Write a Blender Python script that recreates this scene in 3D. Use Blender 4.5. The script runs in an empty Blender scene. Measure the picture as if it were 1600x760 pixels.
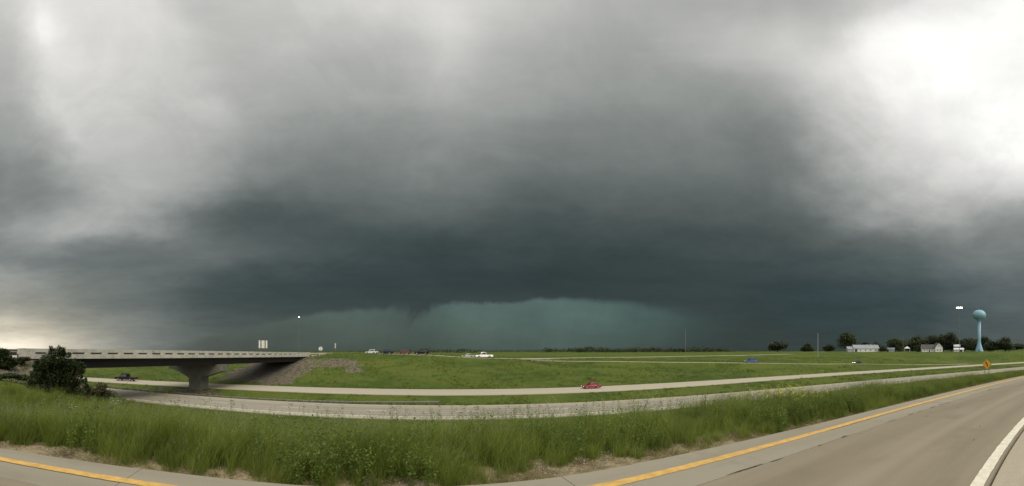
import bpy, bmesh, math, random
import numpy as np
from mathutils import Vector, Matrix, noise

random.seed(7)
rng = np.random.default_rng(7)
S = bpy.context.scene
COL = S.collection
PI = math.pi

# ------------------------------------------------------------------ camera
# The photograph is a hand-held cylindrical panorama: 640 px per radian,
# horizon at y = 549 of 760, straight ahead of +Y at x = 717 of 1600.
F, HOR, XC, EYE = 640.0, 549.0, 717.0, 1.6
CAMROT = (800 - XC) / F
cd = bpy.data.cameras.new('camera')
cam = bpy.data.objects.new('camera', cd)
COL.objects.link(cam)
cam.location = (0, 0, EYE)
cam.rotation_euler = (PI / 2, 0, -CAMROT)
cd.type = 'PANO'
cd.panorama_type = 'CENTRAL_CYLINDRICAL'
cd.central_cylindrical_radius = 1.0
cd.central_cylindrical_range_u_min = -800 / F
cd.central_cylindrical_range_u_max = 800 / F
cd.central_cylindrical_range_v_min = -(760 - HOR) / F
cd.central_cylindrical_range_v_max = HOR / F
cd.clip_start = 0.05
cd.clip_end = 20000
S.camera = cam

S.view_settings.view_transform = 'Standard'
S.view_settings.look = 'None'
S.view_settings.exposure = 0.0
S.view_settings.gamma = 1.0
S.view_settings.use_curve_mapping = False
S.render.engine = 'CYCLES'
S.cycles.use_denoising = True
S.cycles.max_bounces = 5
S.cycles.diffuse_bounces = 3
S.cycles.transparent_max_bounces = 6

def lin(v):
    v = v / 255.0
    return v / 12.92 if v <= 0.04045 else ((v + 0.055) / 1.055) ** 2.4

def rgb(r, g, b):
    return (lin(r), lin(g), lin(b), 1.0)

# ------------------------------------------------------------------ node helpers
class NT:
    def __init__(s, tree):
        s.t = tree; s.n = tree.nodes; s.l = tree.links
    def new(s, typ, **kw):
        nd = s.n.new(typ)
        for k, v in kw.items():
            setattr(nd, k, v)
        return nd
    def put(s, sock, v):
        if isinstance(v, bpy.types.NodeSocket):
            s.l.new(v, sock)
        else:
            sock.default_value = v
    def math(s, op, a, b=None, c=None, clamp=False):
        nd = s.new('ShaderNodeMath', operation=op); nd.use_clamp = clamp
        s.put(nd.inputs[0], a)
        if b is not None: s.put(nd.inputs[1], b)
        if c is not None: s.put(nd.inputs[2], c)
        return nd.outputs[0]
    def vmath(s, op, a, b=None, scale=None):
        nd = s.new('ShaderNodeVectorMath', operation=op)
        s.put(nd.inputs[0], a)
        if b is not None: s.put(nd.inputs[1], b)
        if scale is not None: s.put(nd.inputs[3], scale)
        return nd.outputs[0]
    def noise(s, vec, scale, detail=3.0, rough=0.5, col=False, dist=0.0):
        nd = s.new('ShaderNodeTexNoise')
        if vec is not None: s.l.new(vec, nd.inputs['Vector'])
        nd.inputs['Scale'].default_value = scale
        nd.inputs['Detail'].default_value = detail
        nd.inputs['Roughness'].default_value = rough
        nd.inputs['Distortion'].default_value = dist
        return nd.outputs['Color' if col else 'Fac']
    def mix(s, fac, a, b, mode='MIX'):
        nd = s.new('ShaderNodeMix', data_type='RGBA', blend_type=mode)
        s.put(nd.inputs[0], fac); s.put(nd.inputs[6], a); s.put(nd.inputs[7], b)
        return nd.outputs[2]
    def ramp(s, fac, stops, interp='LINEAR'):
        nd = s.new('ShaderNodeValToRGB')
        cr = nd.color_ramp; cr.interpolation = interp
        while len(cr.elements) < len(stops): cr.elements.new(0.5)
        for e, (p, c) in zip(cr.elements, sorted(stops, key=lambda q: q[0])): pass
        st = sorted(stops, key=lambda q: q[0])
        for i, (p, c) in enumerate(st):
            cr.elements[i].position = p
        for i, (p, c) in enumerate(st):
            cr.elements[i].color = c if len(c) == 4 else (*c, 1)
        s.put(nd.inputs[0], fac)
        return nd.outputs[0]
    def rng(s, v, a, b, c=0.0, d=1.0, smooth=True):
        nd = s.new('ShaderNodeMapRange', interpolation_type='SMOOTHSTEP' if smooth else 'LINEAR')
        s.put(nd.inputs[0], v); s.put(nd.inputs[1], a); s.put(nd.inputs[2], b); s.put(nd.inputs[3], c); s.put(nd.inputs[4], d)
        return nd.outputs[0]

# ------------------------------------------------------------------ sky (world)
SUN_AZ, SUN_EL = math.radians(150), math.radians(42)      # behind the viewer, over the right shoulder
world = bpy.data.worlds.new('World'); S.world = world
world.use_nodes = True
w = NT(world.node_tree)
w.n.clear()
tc = w.new('ShaderNodeTexCoord').outputs['Generated']
sep = w.new('ShaderNodeSeparateXYZ'); w.l.new(tc, sep.inputs[0])
dx, dy, dz = sep.outputs
hyp = w.math('SQRT', w.math('ADD', w.math('MULTIPLY', dx, dx), w.math('ADD', w.math('MULTIPLY', dy, dy), 1e-6)))
tanel = w.math('DIVIDE', dz, hyp)
# cloud-layer coordinates: the direction projected onto a flat cloud base
zz = w.math('ADD', w.math('MAXIMUM', dz, 0.0), 0.16)
comb = w.new('ShaderNodeCombineXYZ')
w.put(comb.inputs[0], w.math('DIVIDE', dx, zz)); w.put(comb.inputs[1], w.math('DIVIDE', dy, zz))
plane = comb.outputs[0]
warp1 = w.noise(plane, 1.3, 8, 0.6, col=True)
warp1 = w.vmath('SUBTRACT', warp1, (0.5, 0.5, 0.5))
wsep = w.new('ShaderNodeSeparateXYZ'); w.l.new(warp1, wsep.inputs[0])
wob = w.rng(tanel, 0.02, 0.35, 0.25, 1.0)
# angles of the cloud pattern
az = w.math('ARCTAN2', dx, dy)
p0 = w.math('ADD', w.math('DIVIDE', w.math('SUBTRACT', az, CAMROT), 2 * PI), 0.5)
pw = w.math('ADD', p0, w.math('MULTIPLY', w.math('MULTIPLY', wsep.outputs[0], wob), 0.055))
el0 = w.math('SUBTRACT', HOR, w.math('MULTIPLY', tanel, F))
el1 = w.math('ADD', el0, w.math('MULTIPLY', w.math('MULTIPLY', wsep.outputs[1], wob), 110.0))
tv = w.math('DIVIDE', w.math('ADD', el1, 200.0), 760.0, clamp=True)
XS = [0, 60, 120, 200, 300, 400, 500, 600, 700, 800, 900, 1000, 1100, 1200, 1300, 1400, 1500, 1600]
ROWS = [
 (-150, [225, 228, 230, 230, 228, 226, 228, 230, 230, 228, 225, 222, 222, 225, 228, 235, 242, 246]),
 (0, [203, 215, 225, 222, 200, 198, 205, 215, 214, 205, 188, 178, 178, 180, 180, 215, 254, 258]),
 (50, [198, 240, 226, 214, 206, 193, 196, 201, 213, 193, 175, 168, 188, 195, 206, 252, 258, 258]),
 (100, [190, 208, 220, 210, 200, 183, 181, 179, 193, 175, 163, 158, 178, 188, 218, 254, 258, 258]),
 (150, [176, 190, 204, 203, 192, 168, 166, 168, 178, 161, 155, 149, 153, 150, 208, 244, 256, 258]),
 (200, [156, 176, 193, 190, 182, 158, 149, 149, 153, 141, 137, 133, 131, 122, 186, 228, 251, 258]),
 (250, [143, 153, 176, 180, 172, 138, 125, 129, 133, 121, 121, 121, 121, 118, 164, 210, 236, 250]),
 (300, [131, 134, 150, 182, 160, 118, 104, 108, 112, 102, 102, 102, 106, 108, 142, 182, 211, 206]),
 (345, [146, 156, 172, 165, 112, 88, 86, 92, 92, 84, 84, 86, 92, 96, 108, 146, 158, 152]),
 (375, [138, 142, 140, 132, 110, 92, 80, 76, 76, 74, 74, 76, 80, 82, 92, 112, 122, 130]),
 (405, [124, 121, 116, 112, 114, 98, 80, 68, 66, 64, 64, 66, 70, 72, 80, 96, 108, 122]),
 (430, [150, 126, 110, 105, 98, 76, 67, 62, 60, 59, 60, 62, 64, 64, 68, 80, 92, 108]),
 (455, [152, 138, 115, 103, 78, 64, 60, 60, 60, 60, 60, 60, 60, 58, 60, 70, 82, 98]),
 (478, [154, 142, 120, 102, 78, 62, 60, 60, 60, 60, 60, 60, 58, 56, 58, 66, 77, 92]),
 (500, [168, 156, 134, 114, 86, 74, 66, 62, 60, 60, 60, 60, 58, 54, 57, 62, 71, 84]),
 (520, [206, 186, 146, 118, 92, 80, 72, 68, 66, 66, 64, 62, 58, 56, 58, 64, 73, 82]),
 (537, [240, 226, 178, 126, 98, 82, 74, 70, 68, 68, 66, 62, 60, 58, 60, 66, 75, 82]),
 (560, [246, 232, 190, 134, 102, 82, 74, 70, 68, 68, 66, 62, 60, 59, 61, 67, 75, 82]),
]
def skycol(L, x, y):
    t = min(1, max(0, (190 - L) / 130.0))
    u = max(0.0, min(1.0, (215 - L) / 60.0)) * (1 - t)
    r, g, b = L + 1 - 10 * t - 1 * u, L + 1.5 * t + .5 * u, L - 3 + 2 * t
    if x < 260 and y > 420:                     # clear yellowish strip low in the west
        k = min(1, (260 - x) / 200) * min(1, (y - 420) / 110)
        r += 9 * k; b -= 18 * k * min(1, L / 190)
    if x >= 1150 and y > 380:
        k = min(1, (x - 1150) / 100) * min(1, (y - 380) / 80)
        r -= 3 * k; b += 4 * k
    if L >= 254: r, g, b = 262, 262, 257
    return (lin(r), lin(g), lin(b), 1)
def ppos(x): return 0.5 + (x - 800) / F / (2 * PI)
BACK = {-150: 224, 0: 236, 100: 236, 200: 234, 300: 230, 375: 226, 430: 222, 478: 218, 520: 214, 560: 212}
# the coarse table is refined and local cloud features are added
BLOBS = [(88, 42, 20, 42, 26), (25, 70, 32, 60, -16), (80, 160, 20, 24, 18), (45, 190, 25, 40, -10), (105, 215, 25, 30, 12), (250, 18, 32, 22, 12), (285, 72, 22, 14, -9), (330, 140, 30, 45, 9),
         (150, 362, 42, 11, 16), (193, 366, 16, 9, 12), (120, 325, 90, 14, -8), (60, 272, 60, 26, -10), (390, 335, 60, 20, -8), (300, 428, 70, 9, 10), (150, 405, 90, 10, -6), (60, 440, 60, 10, 6), (90, 470, 90, 7, -7),
         (684, 130, 16, 38, 13), (640, 60, 60, 30, -5), (700, 25, 34, 30, 8), (560, 95, 40, 20, -7), (480, 170, 40, 30, -5), (1185, 62, 44, 34, 10), (1120, 128, 60, 22, -9), (1000, 60, 60, 25, -4), (1250, 215, 34, 24, 8),
         (1330, 40, 26, 30, -14), (1420, 330, 60, 14, 9), (1510, 352, 50, 8, -8), (1560, 372, 40, 8, 8), (1380, 368, 60, 9, -6), (1300, 395, 70, 12, -4), (860, 350, 120, 20, -4), (330, 470, 60, 12, -4)]
XF = np.array([-160, 0, 32, 60, 80, 110, 150, 200, 250, 310, 370, 440, 510, 590, 650, 700, 770, 850, 930, 1010, 1090, 1160, 1220, 1280, 1340, 1400, 1470, 1600, 1760], float)
YFs = np.array([-150, -40, 0, 30, 60, 90, 120, 150, 180, 215, 250, 285, 315, 345, 362, 380, 400, 420, 440, 458, 475, 490, 505, 520, 535, 549, 560], float)
ry = np.array([r[0] for r in ROWS], float); LV = np.array([r[1] for r in ROWS], float)
L1 = np.array([np.interp(YFs, ry, LV[:, j]) for j in range(len(XS))])          # (cols, rows)
L2_ = np.array([np.interp(XF, XS, L1[:, i]) for i in range(len(YFs))])          # (rows, cols)
for (bx_, by_, rx_, ry_, d_) in BLOBS:
    L2_ += d_ * np.exp(-((XF[None] - bx_) / rx_) ** 2 - ((YFs[:, None] - by_) / ry_) ** 2)
BK = np.interp(YFs, sorted(BACK), [BACK[k] for k in sorted(BACK)])
pos = np.array([0.0] + [0.12] + [ppos(x) for x in XF] + [0.9]); KS = 1.7
grid = np.zeros((len(YFs), len(pos), 3))
for i, y in enumerate(YFs):
    bk = skycol(BK[i], 800, y)[:3]
    bk = [c_ * 1.45 for c_ in bk]
    grid[i, 0] = bk; grid[i, 1] = bk; grid[i, -1] = bk
    for j, x in enumerate(XF): grid[i, 2 + j] = skycol(L2_[i, j] - 5 * math.exp(-((x - 780) / 330) ** 2 - ((y - 435) / 38) ** 2) + 12 * math.exp(-((x - 200) / 85) ** 2 - ((y - 495) / 50) ** 2) + 5 * math.exp(-(x / 90) ** 2 - ((y - 480) / 60) ** 2), x, y)[:3]
def pref(n):
    A = np.zeros((n, n))
    for i in range(n):
        for d, wq in ((-1, 1 / 6), (0, 4 / 6), (1, 1 / 6)): A[i, min(max(i + d, 0), n - 1)] += wq
    return np.linalg.inv(A * 0.75 + np.eye(n) * 0.25)
grid = np.einsum('ij,jkc->ikc', pref(len(YFs)), grid); grid = np.einsum('ij,kjc->kic', pref(len(pos)), grid)
grid[0] = np.maximum(grid[0] * 1.35, 0)
grid = np.clip(grid / KS, 0.002, 1.0)
wts = []
npos = [(y + 200) / 760 for y in YFs]
for k in range(0, len(YFs), 3):
    stops = [(npos[i], tuple(1.0 if i == k + c else 0.0 for c in range(3))) for i in range(len(YFs))]
    rr = w.ramp(tv, stops, 'B_SPLINE')
    sc_ = w.new('ShaderNodeSeparateColor'); w.l.new(rr, sc_.inputs[0])
    wts += list(sc_.outputs)[:3]
acc = None
for i in range(len(YFs)):
    c = w.ramp(pw, [(pos[j], tuple(grid[i, j])) for j in range(len(pos))], 'B_SPLINE')
    c = w.vmath('SCALE', c, scale=wts[i])
    acc = c if acc is None else w.vmath('ADD', acc, c)
acc = w.vmath('SCALE', acc, scale=KS)
# soft billows in the cloud base
b1 = w.noise(plane, 2.2, 6, 0.56)
b2 = w.noise(plane, 0.8, 4, 0.5, dist=0.6)
b3 = w.noise(plane, 3.6, 8, 0.6, dist=1.6)
b4 = w.noise(plane, 1.9, 7, 0.62, dist=2.2)
bm = w.math('ADD', w.rng(b1, 0.25, 0.75, -0.08, 0.08, False), w.rng(b2, 0.3, 0.7, -0.06, 0.06, False))
bm = w.math('ADD', bm, w.math('ADD', w.rng(b3, 0.40, 0.62, -0.014, 0.016), w.rng(b4, 0.38, 0.60, -0.032, 0.032)))
# low in the sky the layers are seen edge-on: long thin streaks
comb2 = w.new('ShaderNodeCombineXYZ')
w.put(comb2.inputs[0], w.math('MULTIPLY', az, 2.2)); w.put(comb2.inputs[1], w.math('MULTIPLY', tanel, 22.0))
st = w.noise(comb2.outputs[0], 1.0, 5, 0.55, dist=0.4)
stm = w.math('MULTIPLY', w.rng(st, 0.32, 0.68, -0.10, 0.10, False), w.rng(tanel, 0.08, 0.42, 1.0, 0.15))
# crisp lit rims of the nearer cloud banks
axs = w.math('ADD', w.math('MULTIPLY', w.math('SUBTRACT', az, 0.0), F), XC)
t0v = w.math('DIVIDE', w.math('ADD', el0, 200.0), 760.0, clamp=True)
rimn = w.noise(plane, 3.2, 9, 0.68, dist=1.0)
def rim(poly, dark, light, wd_, soft_, jit):
    lo_, hi_ = poly[0][1], poly[-1][1]
    st_ = [((y + 200) / 760, ((x + 100) / 1800,) * 3) for x, y in poly]
    ex = w.math('SUBTRACT', w.math('MULTIPLY', w.ramp(t0v, st_), 1800.0), 100.0)
    d = w.math('SUBTRACT', w.math('SUBTRACT', axs, ex), w.math('MULTIPLY', w.math('SUBTRACT', rimn, 0.5), jit))
    Sd = w.rng(d, -soft_, soft_)
    g = w.math('DIVIDE', d, wd_); g = w.math('EXPONENT', w.math('MULTIPLY', w.math('MULTIPLY', g, g), -1.0))
    win = w.math('MULTIPLY', w.rng(el0, lo_ - 30.0, lo_ + 15.0), w.rng(el0, hi_ + 25.0, hi_ - 25.0))
    return w.math('MULTIPLY', w.math('MULTIPLY', g, win), w.rng(Sd, 0.0, 1.0, dark, light, False))
rims = w.math('ADD', rim([(38, -60), (46, 0), (58, 35), (60, 55), (74, 95), (68, 130), (72, 165), (95, 182), (104, 205), (122, 232), (126, 262)], -0.055, 0.045, 60.0, 15.0, 110.0),
              rim([(262, -10), (285, 30), (298, 70), (306, 95), (306, 130), (318, 152), (350, 170), (372, 190)], 0.025, -0.03, 70.0, 26.0, 130.0))
rims = w.math('ADD', rims, rim([(1470, -20), (1405, 8), (1350, 30), (1332, 52), (1328, 90), (1350, 140), (1362, 180)], -0.045, 0.035, 80.0, 24.0, 150.0))
acc = w.vmath('SCALE', acc, scale=w.math('ADD', w.math('ADD', 1.0, rims), w.math('ADD', bm, stm)))
# shelf edge with the rain curtain behind it
def yr(v): g = (v - 440) / 120.0; return (g, g, g, 1)
edge = w.ramp(p0, [(ppos(x), yr(v)) for x, v in [(150,556),(250,543),(300,530),(340,520),(380,513),(430,501),(500,487),(560,482),(620,480),(680,478),(702,471),(760,474),(800,471),(840,467),(900,466),(960,470),(1050,480),(1120,489),(1200,505),(1300,550)]], 'LINEAR')
edge = w.math('ADD', w.math('MULTIPLY', edge, 120.0), 440.0)
comb3 = w.new('ShaderNodeCombineXYZ')
w.put(comb3.inputs[0], w.math('MULTIPLY', az, 13.0)); w.put(comb3.inputs[1], w.math('MULTIPLY', tanel, 9.0))
en = w.noise(comb3.outputs[0], 1.3, 5, 0.56, dist=1.2)
amp = w.ramp(p0, [(ppos(x), (v, v, v, 1)) for x, v in [(250, .25), (560, .35), (640, .8), (790, .75), (860, .4), (960, .4), (1050, .5), (1200, .4)]])
edge = w.math('ADD', edge, w.math('MULTIPLY', w.math('MULTIPLY', w.math('SUBTRACT', en, 0.47), amp), 30.0))
# a scud finger hanging below the base
axp = w.math('ADD', w.math('MULTIPLY', az, F), XC)
fx = w.math('DIVIDE', w.math('SUBTRACT', w.math('ADD', axp, w.math('MULTIPLY', w.math('SUBTRACT', el0, 486.0), 0.45)), 650.0), 15.0)
fing = w.math('MULTIPLY', w.math('EXPONENT', w.math('MULTIPLY', w.math('MULTIPLY', fx, fx), -1.0)), w.rng(en, 0.3, 0.65, 3.0, 19.0))
edge = w.math('ADD', edge, fing)
soft = w.ramp(p0, [(ppos(x), (v, v, v, 1)) for x, v in [(200, .95), (350, .35), (600, .35), (640, .9), (665, .8), (690, .25), (860, .25), (1000, .5), (1100, .95), (1200, 1)]])
dfe = w.math('DIVIDE', w.math('SUBTRACT', el0, edge), w.math('MULTIPLY', soft, 22.0))
m1 = w.rng(dfe, -0.6, 1.0)
mx = w.ramp(p0, [(ppos(x), (v, v, v, 1)) for x, v in [(230, 0), (330, .8), (420, 1), (1020, 1), (1090, .75), (1150, .4), (1240, 0)]])
rain = w.ramp(p0, [(ppos(x), rgb(*v)) for x, v in [(300,(84,92,87)),(400,(79,89,84)),(500,(78,91,85)),(570,(82,97,91)),(620,(74,88,83)),(660,(70,86,81)),(710,(82,101,94)),(740,(87,106,99)),(800,(83,103,97)),(830,(80,99,94)),(870,(87,108,102)),(940,(80,101,96)),(1020,(71,91,87)),(1080,(60,78,76)),(1150,(52,69,70)),(1250,(49,63,65))]], 'B_SPLINE')
comb4 = w.new('ShaderNodeCombineXYZ')
w.put(comb4.inputs[0], w.math('MULTIPLY', w.math('ADD', az, w.math('MULTIPLY', tanel, -0.25)), 16.0)); w.put(comb4.inputs[1], w.math('MULTIPLY', tanel, 3.0))
rn = w.noise(comb4.outputs[0], 1.5, 4, 0.6)
rain = w.vmath('SCALE', rain, scale=w.rng(rn, 0.3, 0.7, 0.91, 0.99, False))
comb5 = w.new('ShaderNodeCombineXYZ'); w.put(comb5.inputs[0], w.math('MULTIPLY', az, 5.0)); w.put(comb5.inputs[1], w.math('MULTIPLY', tanel, 14.0))
rain = w.vmath('SCALE', rain, scale=w.rng(w.noise(comb5.outputs[0], 1.3, 5, 0.6), 0.3, 0.7, 0.9, 1.1, False))
rain = w.vmath('SCALE', rain, scale=w.rng(el0, 485.0, 549.0, 1.0, 0.76))
# a scud finger hanging in front of the rain
acc = w.mix(w.math('MULTIPLY', m1, mx), acc, rain)
# the storm deck hides a clear daylight sky
sky = w.new('ShaderNodeTexSky', sky_type='NISHITA')
sky.sun_disc = False
sky.sun_elevation = SUN_EL
sky.sun_rotation = SUN_AZ
clear = w.vmath('SCALE', sky.outputs[0], scale=0.1)
colr = w.mix(0.97, clear, acc)
bg = w.new('ShaderNodeBackground'); w.l.new(colr, bg.inputs[0]); bg.inputs[1].default_value = 1.0
out = w.new('ShaderNodeOutputWorld'); w.l.new(bg.outputs[0], out.inputs[0])
world.cycles.sampling_method = 'MANUAL'
world.cycles.sample_map_resolution = 1024

# sun, strongly diffused by the cloud
sl = bpy.data.lights.new('sun', 'SUN'); sun = bpy.data.objects.new('sun', sl); COL.objects.link(sun)
sl.energy = 1.5; sl.angle = math.radians(25); sl.color = (1.0, 0.9, 0.74)
sd = Vector((math.sin(SUN_AZ) * math.cos(SUN_EL), math.cos(SUN_AZ) * math.cos(SUN_EL), math.sin(SUN_EL)))
sun.rotation_euler = sd.to_track_quat('Z', 'Y').to_euler()
sun.location = sd * 50

# ------------------------------------------------------------------ object helpers
def P(x, r, z=0.0):
    a = (x - XC) / F
    return Vector((r * math.sin(a), r * math.cos(a), z))

def tagit(o, label=None, cat=None, group=None, kind=None):
    if label: o['label'] = label
    if cat: o['category'] = cat
    if group: o['group'] = group
    if kind: o['kind'] = kind
    return o

def empty(name, loc, rz=0.0, label=None, cat=None, group=None, kind=None):
    o = bpy.data.objects.new(name, None); COL.objects.link(o)
    o.location = loc; o.rotation_euler = (0, 0, rz)
    o.empty_display_size = 0.3
    return tagit(o, label, cat, group, kind)

def meshob(name, bm, mat, parent=None, smooth=False, loc=None):
    me = bpy.data.meshes.new(name)
    if isinstance(bm, bmesh.types.BMesh):
        bmesh.ops.recalc_face_normals(bm, faces=bm.faces)
        bm.to_mesh(me); bm.free()
    else:
        v, f = bm
        me.from_pydata(v, [], f)
    if mat is not None:
        for m in (mat if isinstance(mat, (list, tuple)) else [mat]): me.materials.append(m)
    if smooth:
        me.polygons.foreach_set('use_smooth', [True] * len(me.polygons))
    o = bpy.data.objects.new(name, me); COL.objects.link(o)
    if parent: o.parent = parent
    if loc is not None: o.location = loc
    return o

def inst(src, parent=None, loc=None, rot=None, scale=None):
    o = src.copy(); COL.objects.link(o)
    if parent: o.parent = parent
    if loc is not None: o.location = loc
    if rot is not None: o.rotation_euler = rot
    if scale is not None: o.scale = scale
    for k in ('label', 'category', 'group'):
        pass
    return o

def box(bm, c, s, bev=0.0, rot=0.0):
    r = bmesh.ops.create_cube(bm, size=1.0)
    vs = r['verts']
    for v in vs: v.co = Vector((v.co.x * s[0], v.co.y * s[1], v.co.z * s[2]))
    if bev:
        es = list({e for v in vs for e in v.link_edges})
        rb = bmesh.ops.bevel(bm, geom=es, offset=bev, segments=1, affect='EDGES')
        vs = list({v for f in rb['faces'] for v in f.verts} | {v for v in vs if v.is_valid})
    M = Matrix.Translation(c) @ Matrix.Rotation(rot, 4, 'Z')
    for v in vs: v.co = M @ v.co
    return vs

def cyl(bm, a, b, r1, r2=None, n=12, cap=True):
    a, b = Vector(a), Vector(b); r2 = r1 if r2 is None else r2
    d = (b - a); q = d.to_track_quat('Z', 'Y').to_matrix()
    ra, rb_ = [], []
    for i in range(n):
        t = 2 * PI * i / n; o = Vector((math.cos(t), math.sin(t), 0))
        ra.append(bm.verts.new(a + q @ (o * r1))); rb_.append(bm.verts.new(b + q @ (o * r2)))
    for i in range(n):
        j = (i + 1) % n; bm.faces.new((ra[i], ra[j], rb_[j], rb_[i]))
    if cap:
        bm.faces.new(ra[::-1]); bm.faces.new(rb_)

def lathe(bm, prof, n=24):
    rings = []
    for r, z in prof:
        rings.append([bm.verts.new((r * math.cos(2 * PI * i / n), r * math.sin(2 * PI * i / n), z)) for i in range(n)])
    for a, b in zip(rings, rings[1:]):
        for i in range(n):
            j = (i + 1) % n; bm.faces.new((a[i], a[j], b[j], b[i]))
    bm.faces.new(rings[0][::-1]); bm.faces.new(rings[-1])

def prism(bm, poly, y0, y1, tap=None):
    """side outline poly [(x,z)] extruded from y0 to y1"""
    A = [bm.verts.new((x, y0, z)) for x, z in poly]
    B = [bm.verts.new((x, y1, z)) for x, z in poly]
    n = len(poly)
    for i in range(n):
        j = (i + 1) % n; bm.faces.new((A[i], A[j], B[j], B[i]))
    bm.faces.new(A[::-1]); bm.faces.new(B)
    return A, B

# ------------------------------------------------------------------ materials
def mat(name, col, rough=0.6, metal=0.0, var=0.0, vscale=3.0, bump=0.0, bscale=20.0, emit=None, estr=0.0, dirt=None, spec=0.5):
    m = bpy.data.materials.new(name); m.use_nodes = True
    t = NT(m.node_tree); b = t.n['Principled BSDF']
    b.inputs['Roughness'].default_value = rough
    b.inputs['Metallic'].default_value = metal
    b.inputs['Specular IOR Level'].default_value = spec
    c = (*col[:3], 1)
    if var or dirt:
        obj = t.new('ShaderNodeTexCoord').outputs['Object']
        nz = t.noise(obj, vscale, 5, 0.6)
        lo = tuple(max(0, x * (1 - var)) for x in c[:3]) + (1,)
        hi = tuple(x * (1 + var) for x in c[:3]) + (1,)
        cc = t.mix(t.rng(nz, 0.3, 0.7), lo, hi)
        if dirt:
            n2 = t.noise(obj, vscale * 0.7, 6, 0.65, dist=1.0)
            cc = t.mix(t.rng(n2, 0.52, 0.72, 0, 0.8), cc, (*dirt[:3], 1))
        t.l.new(cc, b.inputs['Base Color'])
    else:
        b.inputs['Base Color'].default_value = c
    if bump:
        obj = t.new('ShaderNodeTexCoord').outputs['Object']
        nz = t.noise(obj, bscale, 4, 0.6)
        bp = t.new('ShaderNodeBump'); bp.inputs['Strength'].default_value = bump
        t.l.new(nz, bp.inputs['Height']); t.l.new(bp.outputs[0], b.inputs['Normal'])
    if emit:
        b.inputs['Emission Color'].default_value = (*emit[:3], 1)
        b.inputs['Emission Strength'].default_value = estr
    return m

def ground_mat():
    m = bpy.data.materials.new('meadow'); m.use_nodes = True
    t = NT(m.node_tree); b = t.n['Principled BSDF']
    b.inputs['Roughness'].default_value = 0.95; b.inputs['Specular IOR Level'].default_value = 0.1
    pos = t.new('ShaderNodeNewGeometry').outputs['Position']
    n1 = t.noise(pos, 0.035, 4, 0.6)
    n2 = t.noise(pos, 0.3, 5, 0.65)
    n3 = t.noise(pos, 2.5, 4, 0.7)
    c = t.mix(t.rng(n1, 0.36, 0.64), (0.062, 0.092, 0.014, 1), (0.130, 0.152, 0.024, 1))
    c = t.mix(t.rng(n2, 0.38, 0.66, 0, 0.75), c, (0.105, 0.155, 0.032, 1))
    n4 = t.noise(pos, 0.12, 6, 0.65, dist=0.8)
    c = t.mix(t.rng(n4, 0.52, 0.68, 0, 0.6), c, (0.15, 0.145, 0.042, 1))
    c = t.mix(t.rng(n4, 0.46, 0.34, 0, 0.6), c, (0.035, 0.062, 0.010, 1))
    c = t.mix(t.rng(n3, 0.35, 0.7, 0.55, 0.0), c, (0.035, 0.055, 0.011, 1))
    # painted-in attribute: bare earth, gravel and rubble
    at = t.new('ShaderNodeAttribute'); at.attribute_name = 'bare'
    e1 = t.noise(pos, 1.4, 5, 0.7)
    earth = t.mix(t.rng(e1, 0.35, 0.65), (0.07, 0.060, 0.038, 1), (0.20, 0.172, 0.125, 1))
    ag = t.new('ShaderNodeAttribute'); ag.attribute_name = 'grav'
    earth = t.mix(ag.outputs['Fac'], earth, t.mix(t.rng(e1, 0.35, 0.65), (0.13, 0.105, 0.058, 1), (0.31, 0.255, 0.155, 1)))
    f = t.math('ADD', at.outputs['Fac'], t.rng(n2, 0.3, 0.7, -0.28, 0.28, False))
    c = t.mix(t.rng(f, 0.4, 0.6), c, earth)
    t.l.new(c, b.inputs['Base Color'])
    bp = t.new('ShaderNodeBump'); bp.inputs['Strength'].default_value = 0.8; bp.inputs['Distance'].default_value = 0.4
    t.l.new(n3, bp.inputs['Height']); t.l.new(bp.outputs[0], b.inputs['Normal'])
    return m

def paving_mat(name, base, streak, uvname='UVMap', stain=(0.12, 0.10, 0.075), tracks=None, pos_scale=1.0, wid=1.0, grain=0.0, mscale=(0.16, 1.6, 1)):
    """uv: x = metres along, y = metres across"""
    m = bpy.data.materials.new(name); m.use_nodes = True
    t = NT(m.node_tree); b = t.n['Principled BSDF']
    b.inputs['Roughness'].default_value = 0.88; b.inputs['Specular IOR Level'].default_value = 0.25
    uv = t.new('ShaderNodeUVMap'); uv.uv_map = uvname
    mp = t.new('ShaderNodeMapping'); mp.inputs['Scale'].default_value = mscale
    t.l.new(uv.outputs[0], mp.inputs[0])
    n1 = t.noise(mp.outputs[0], 1.0 * pos_scale, 6, 0.62, dist=0.3)
    pos = t.new('ShaderNodeNewGeometry').outputs['Position']
    n2 = t.noise(pos, 0.9 * pos_scale, 6, 0.65)
    n3 = t.noise(pos, 55.0, 3, 0.7)
    c = t.mix(t.rng(n1, 0.3, 0.7), (*base, 1), (*streak, 1))
    c = t.mix(t.rng(n2, 0.52, 0.75, 0, 0.55), c, (*stain, 1))
    if tracks:
        sp = t.new('ShaderNodeSeparateXYZ'); t.l.new(uv.outputs[0], sp.inputs[0])
        for off, wd, colr_, s_ in tracks:
            d = t.math('ABSOLUTE', t.math('SUBTRACT', sp.outputs[1], off))
            f = t.math('MULTIPLY', t.rng(d, 0.0, wd, s_, 0.0), t.rng(n1, 0.25, 0.7, 0.5, 1.0))
            c = t.mix(f, c, (*colr_, 1))
    c = t.mix(t.rng(n3, 0.3, 0.7, grain, 0.0), c, (base[0] * 0.45, base[1] * 0.45, base[2] * 0.42, 1))
    t.l.new(c, b.inputs['Base Color'])
    bp = t.new('ShaderNodeBump'); bp.inputs['Strength'].default_value = 0.35; bp.inputs['Distance'].default_value = 0.01
    t.l.new(n3, bp.inputs['Height']); t.l.new(bp.outputs[0], b.inputs['Normal'])
    return m

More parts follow.
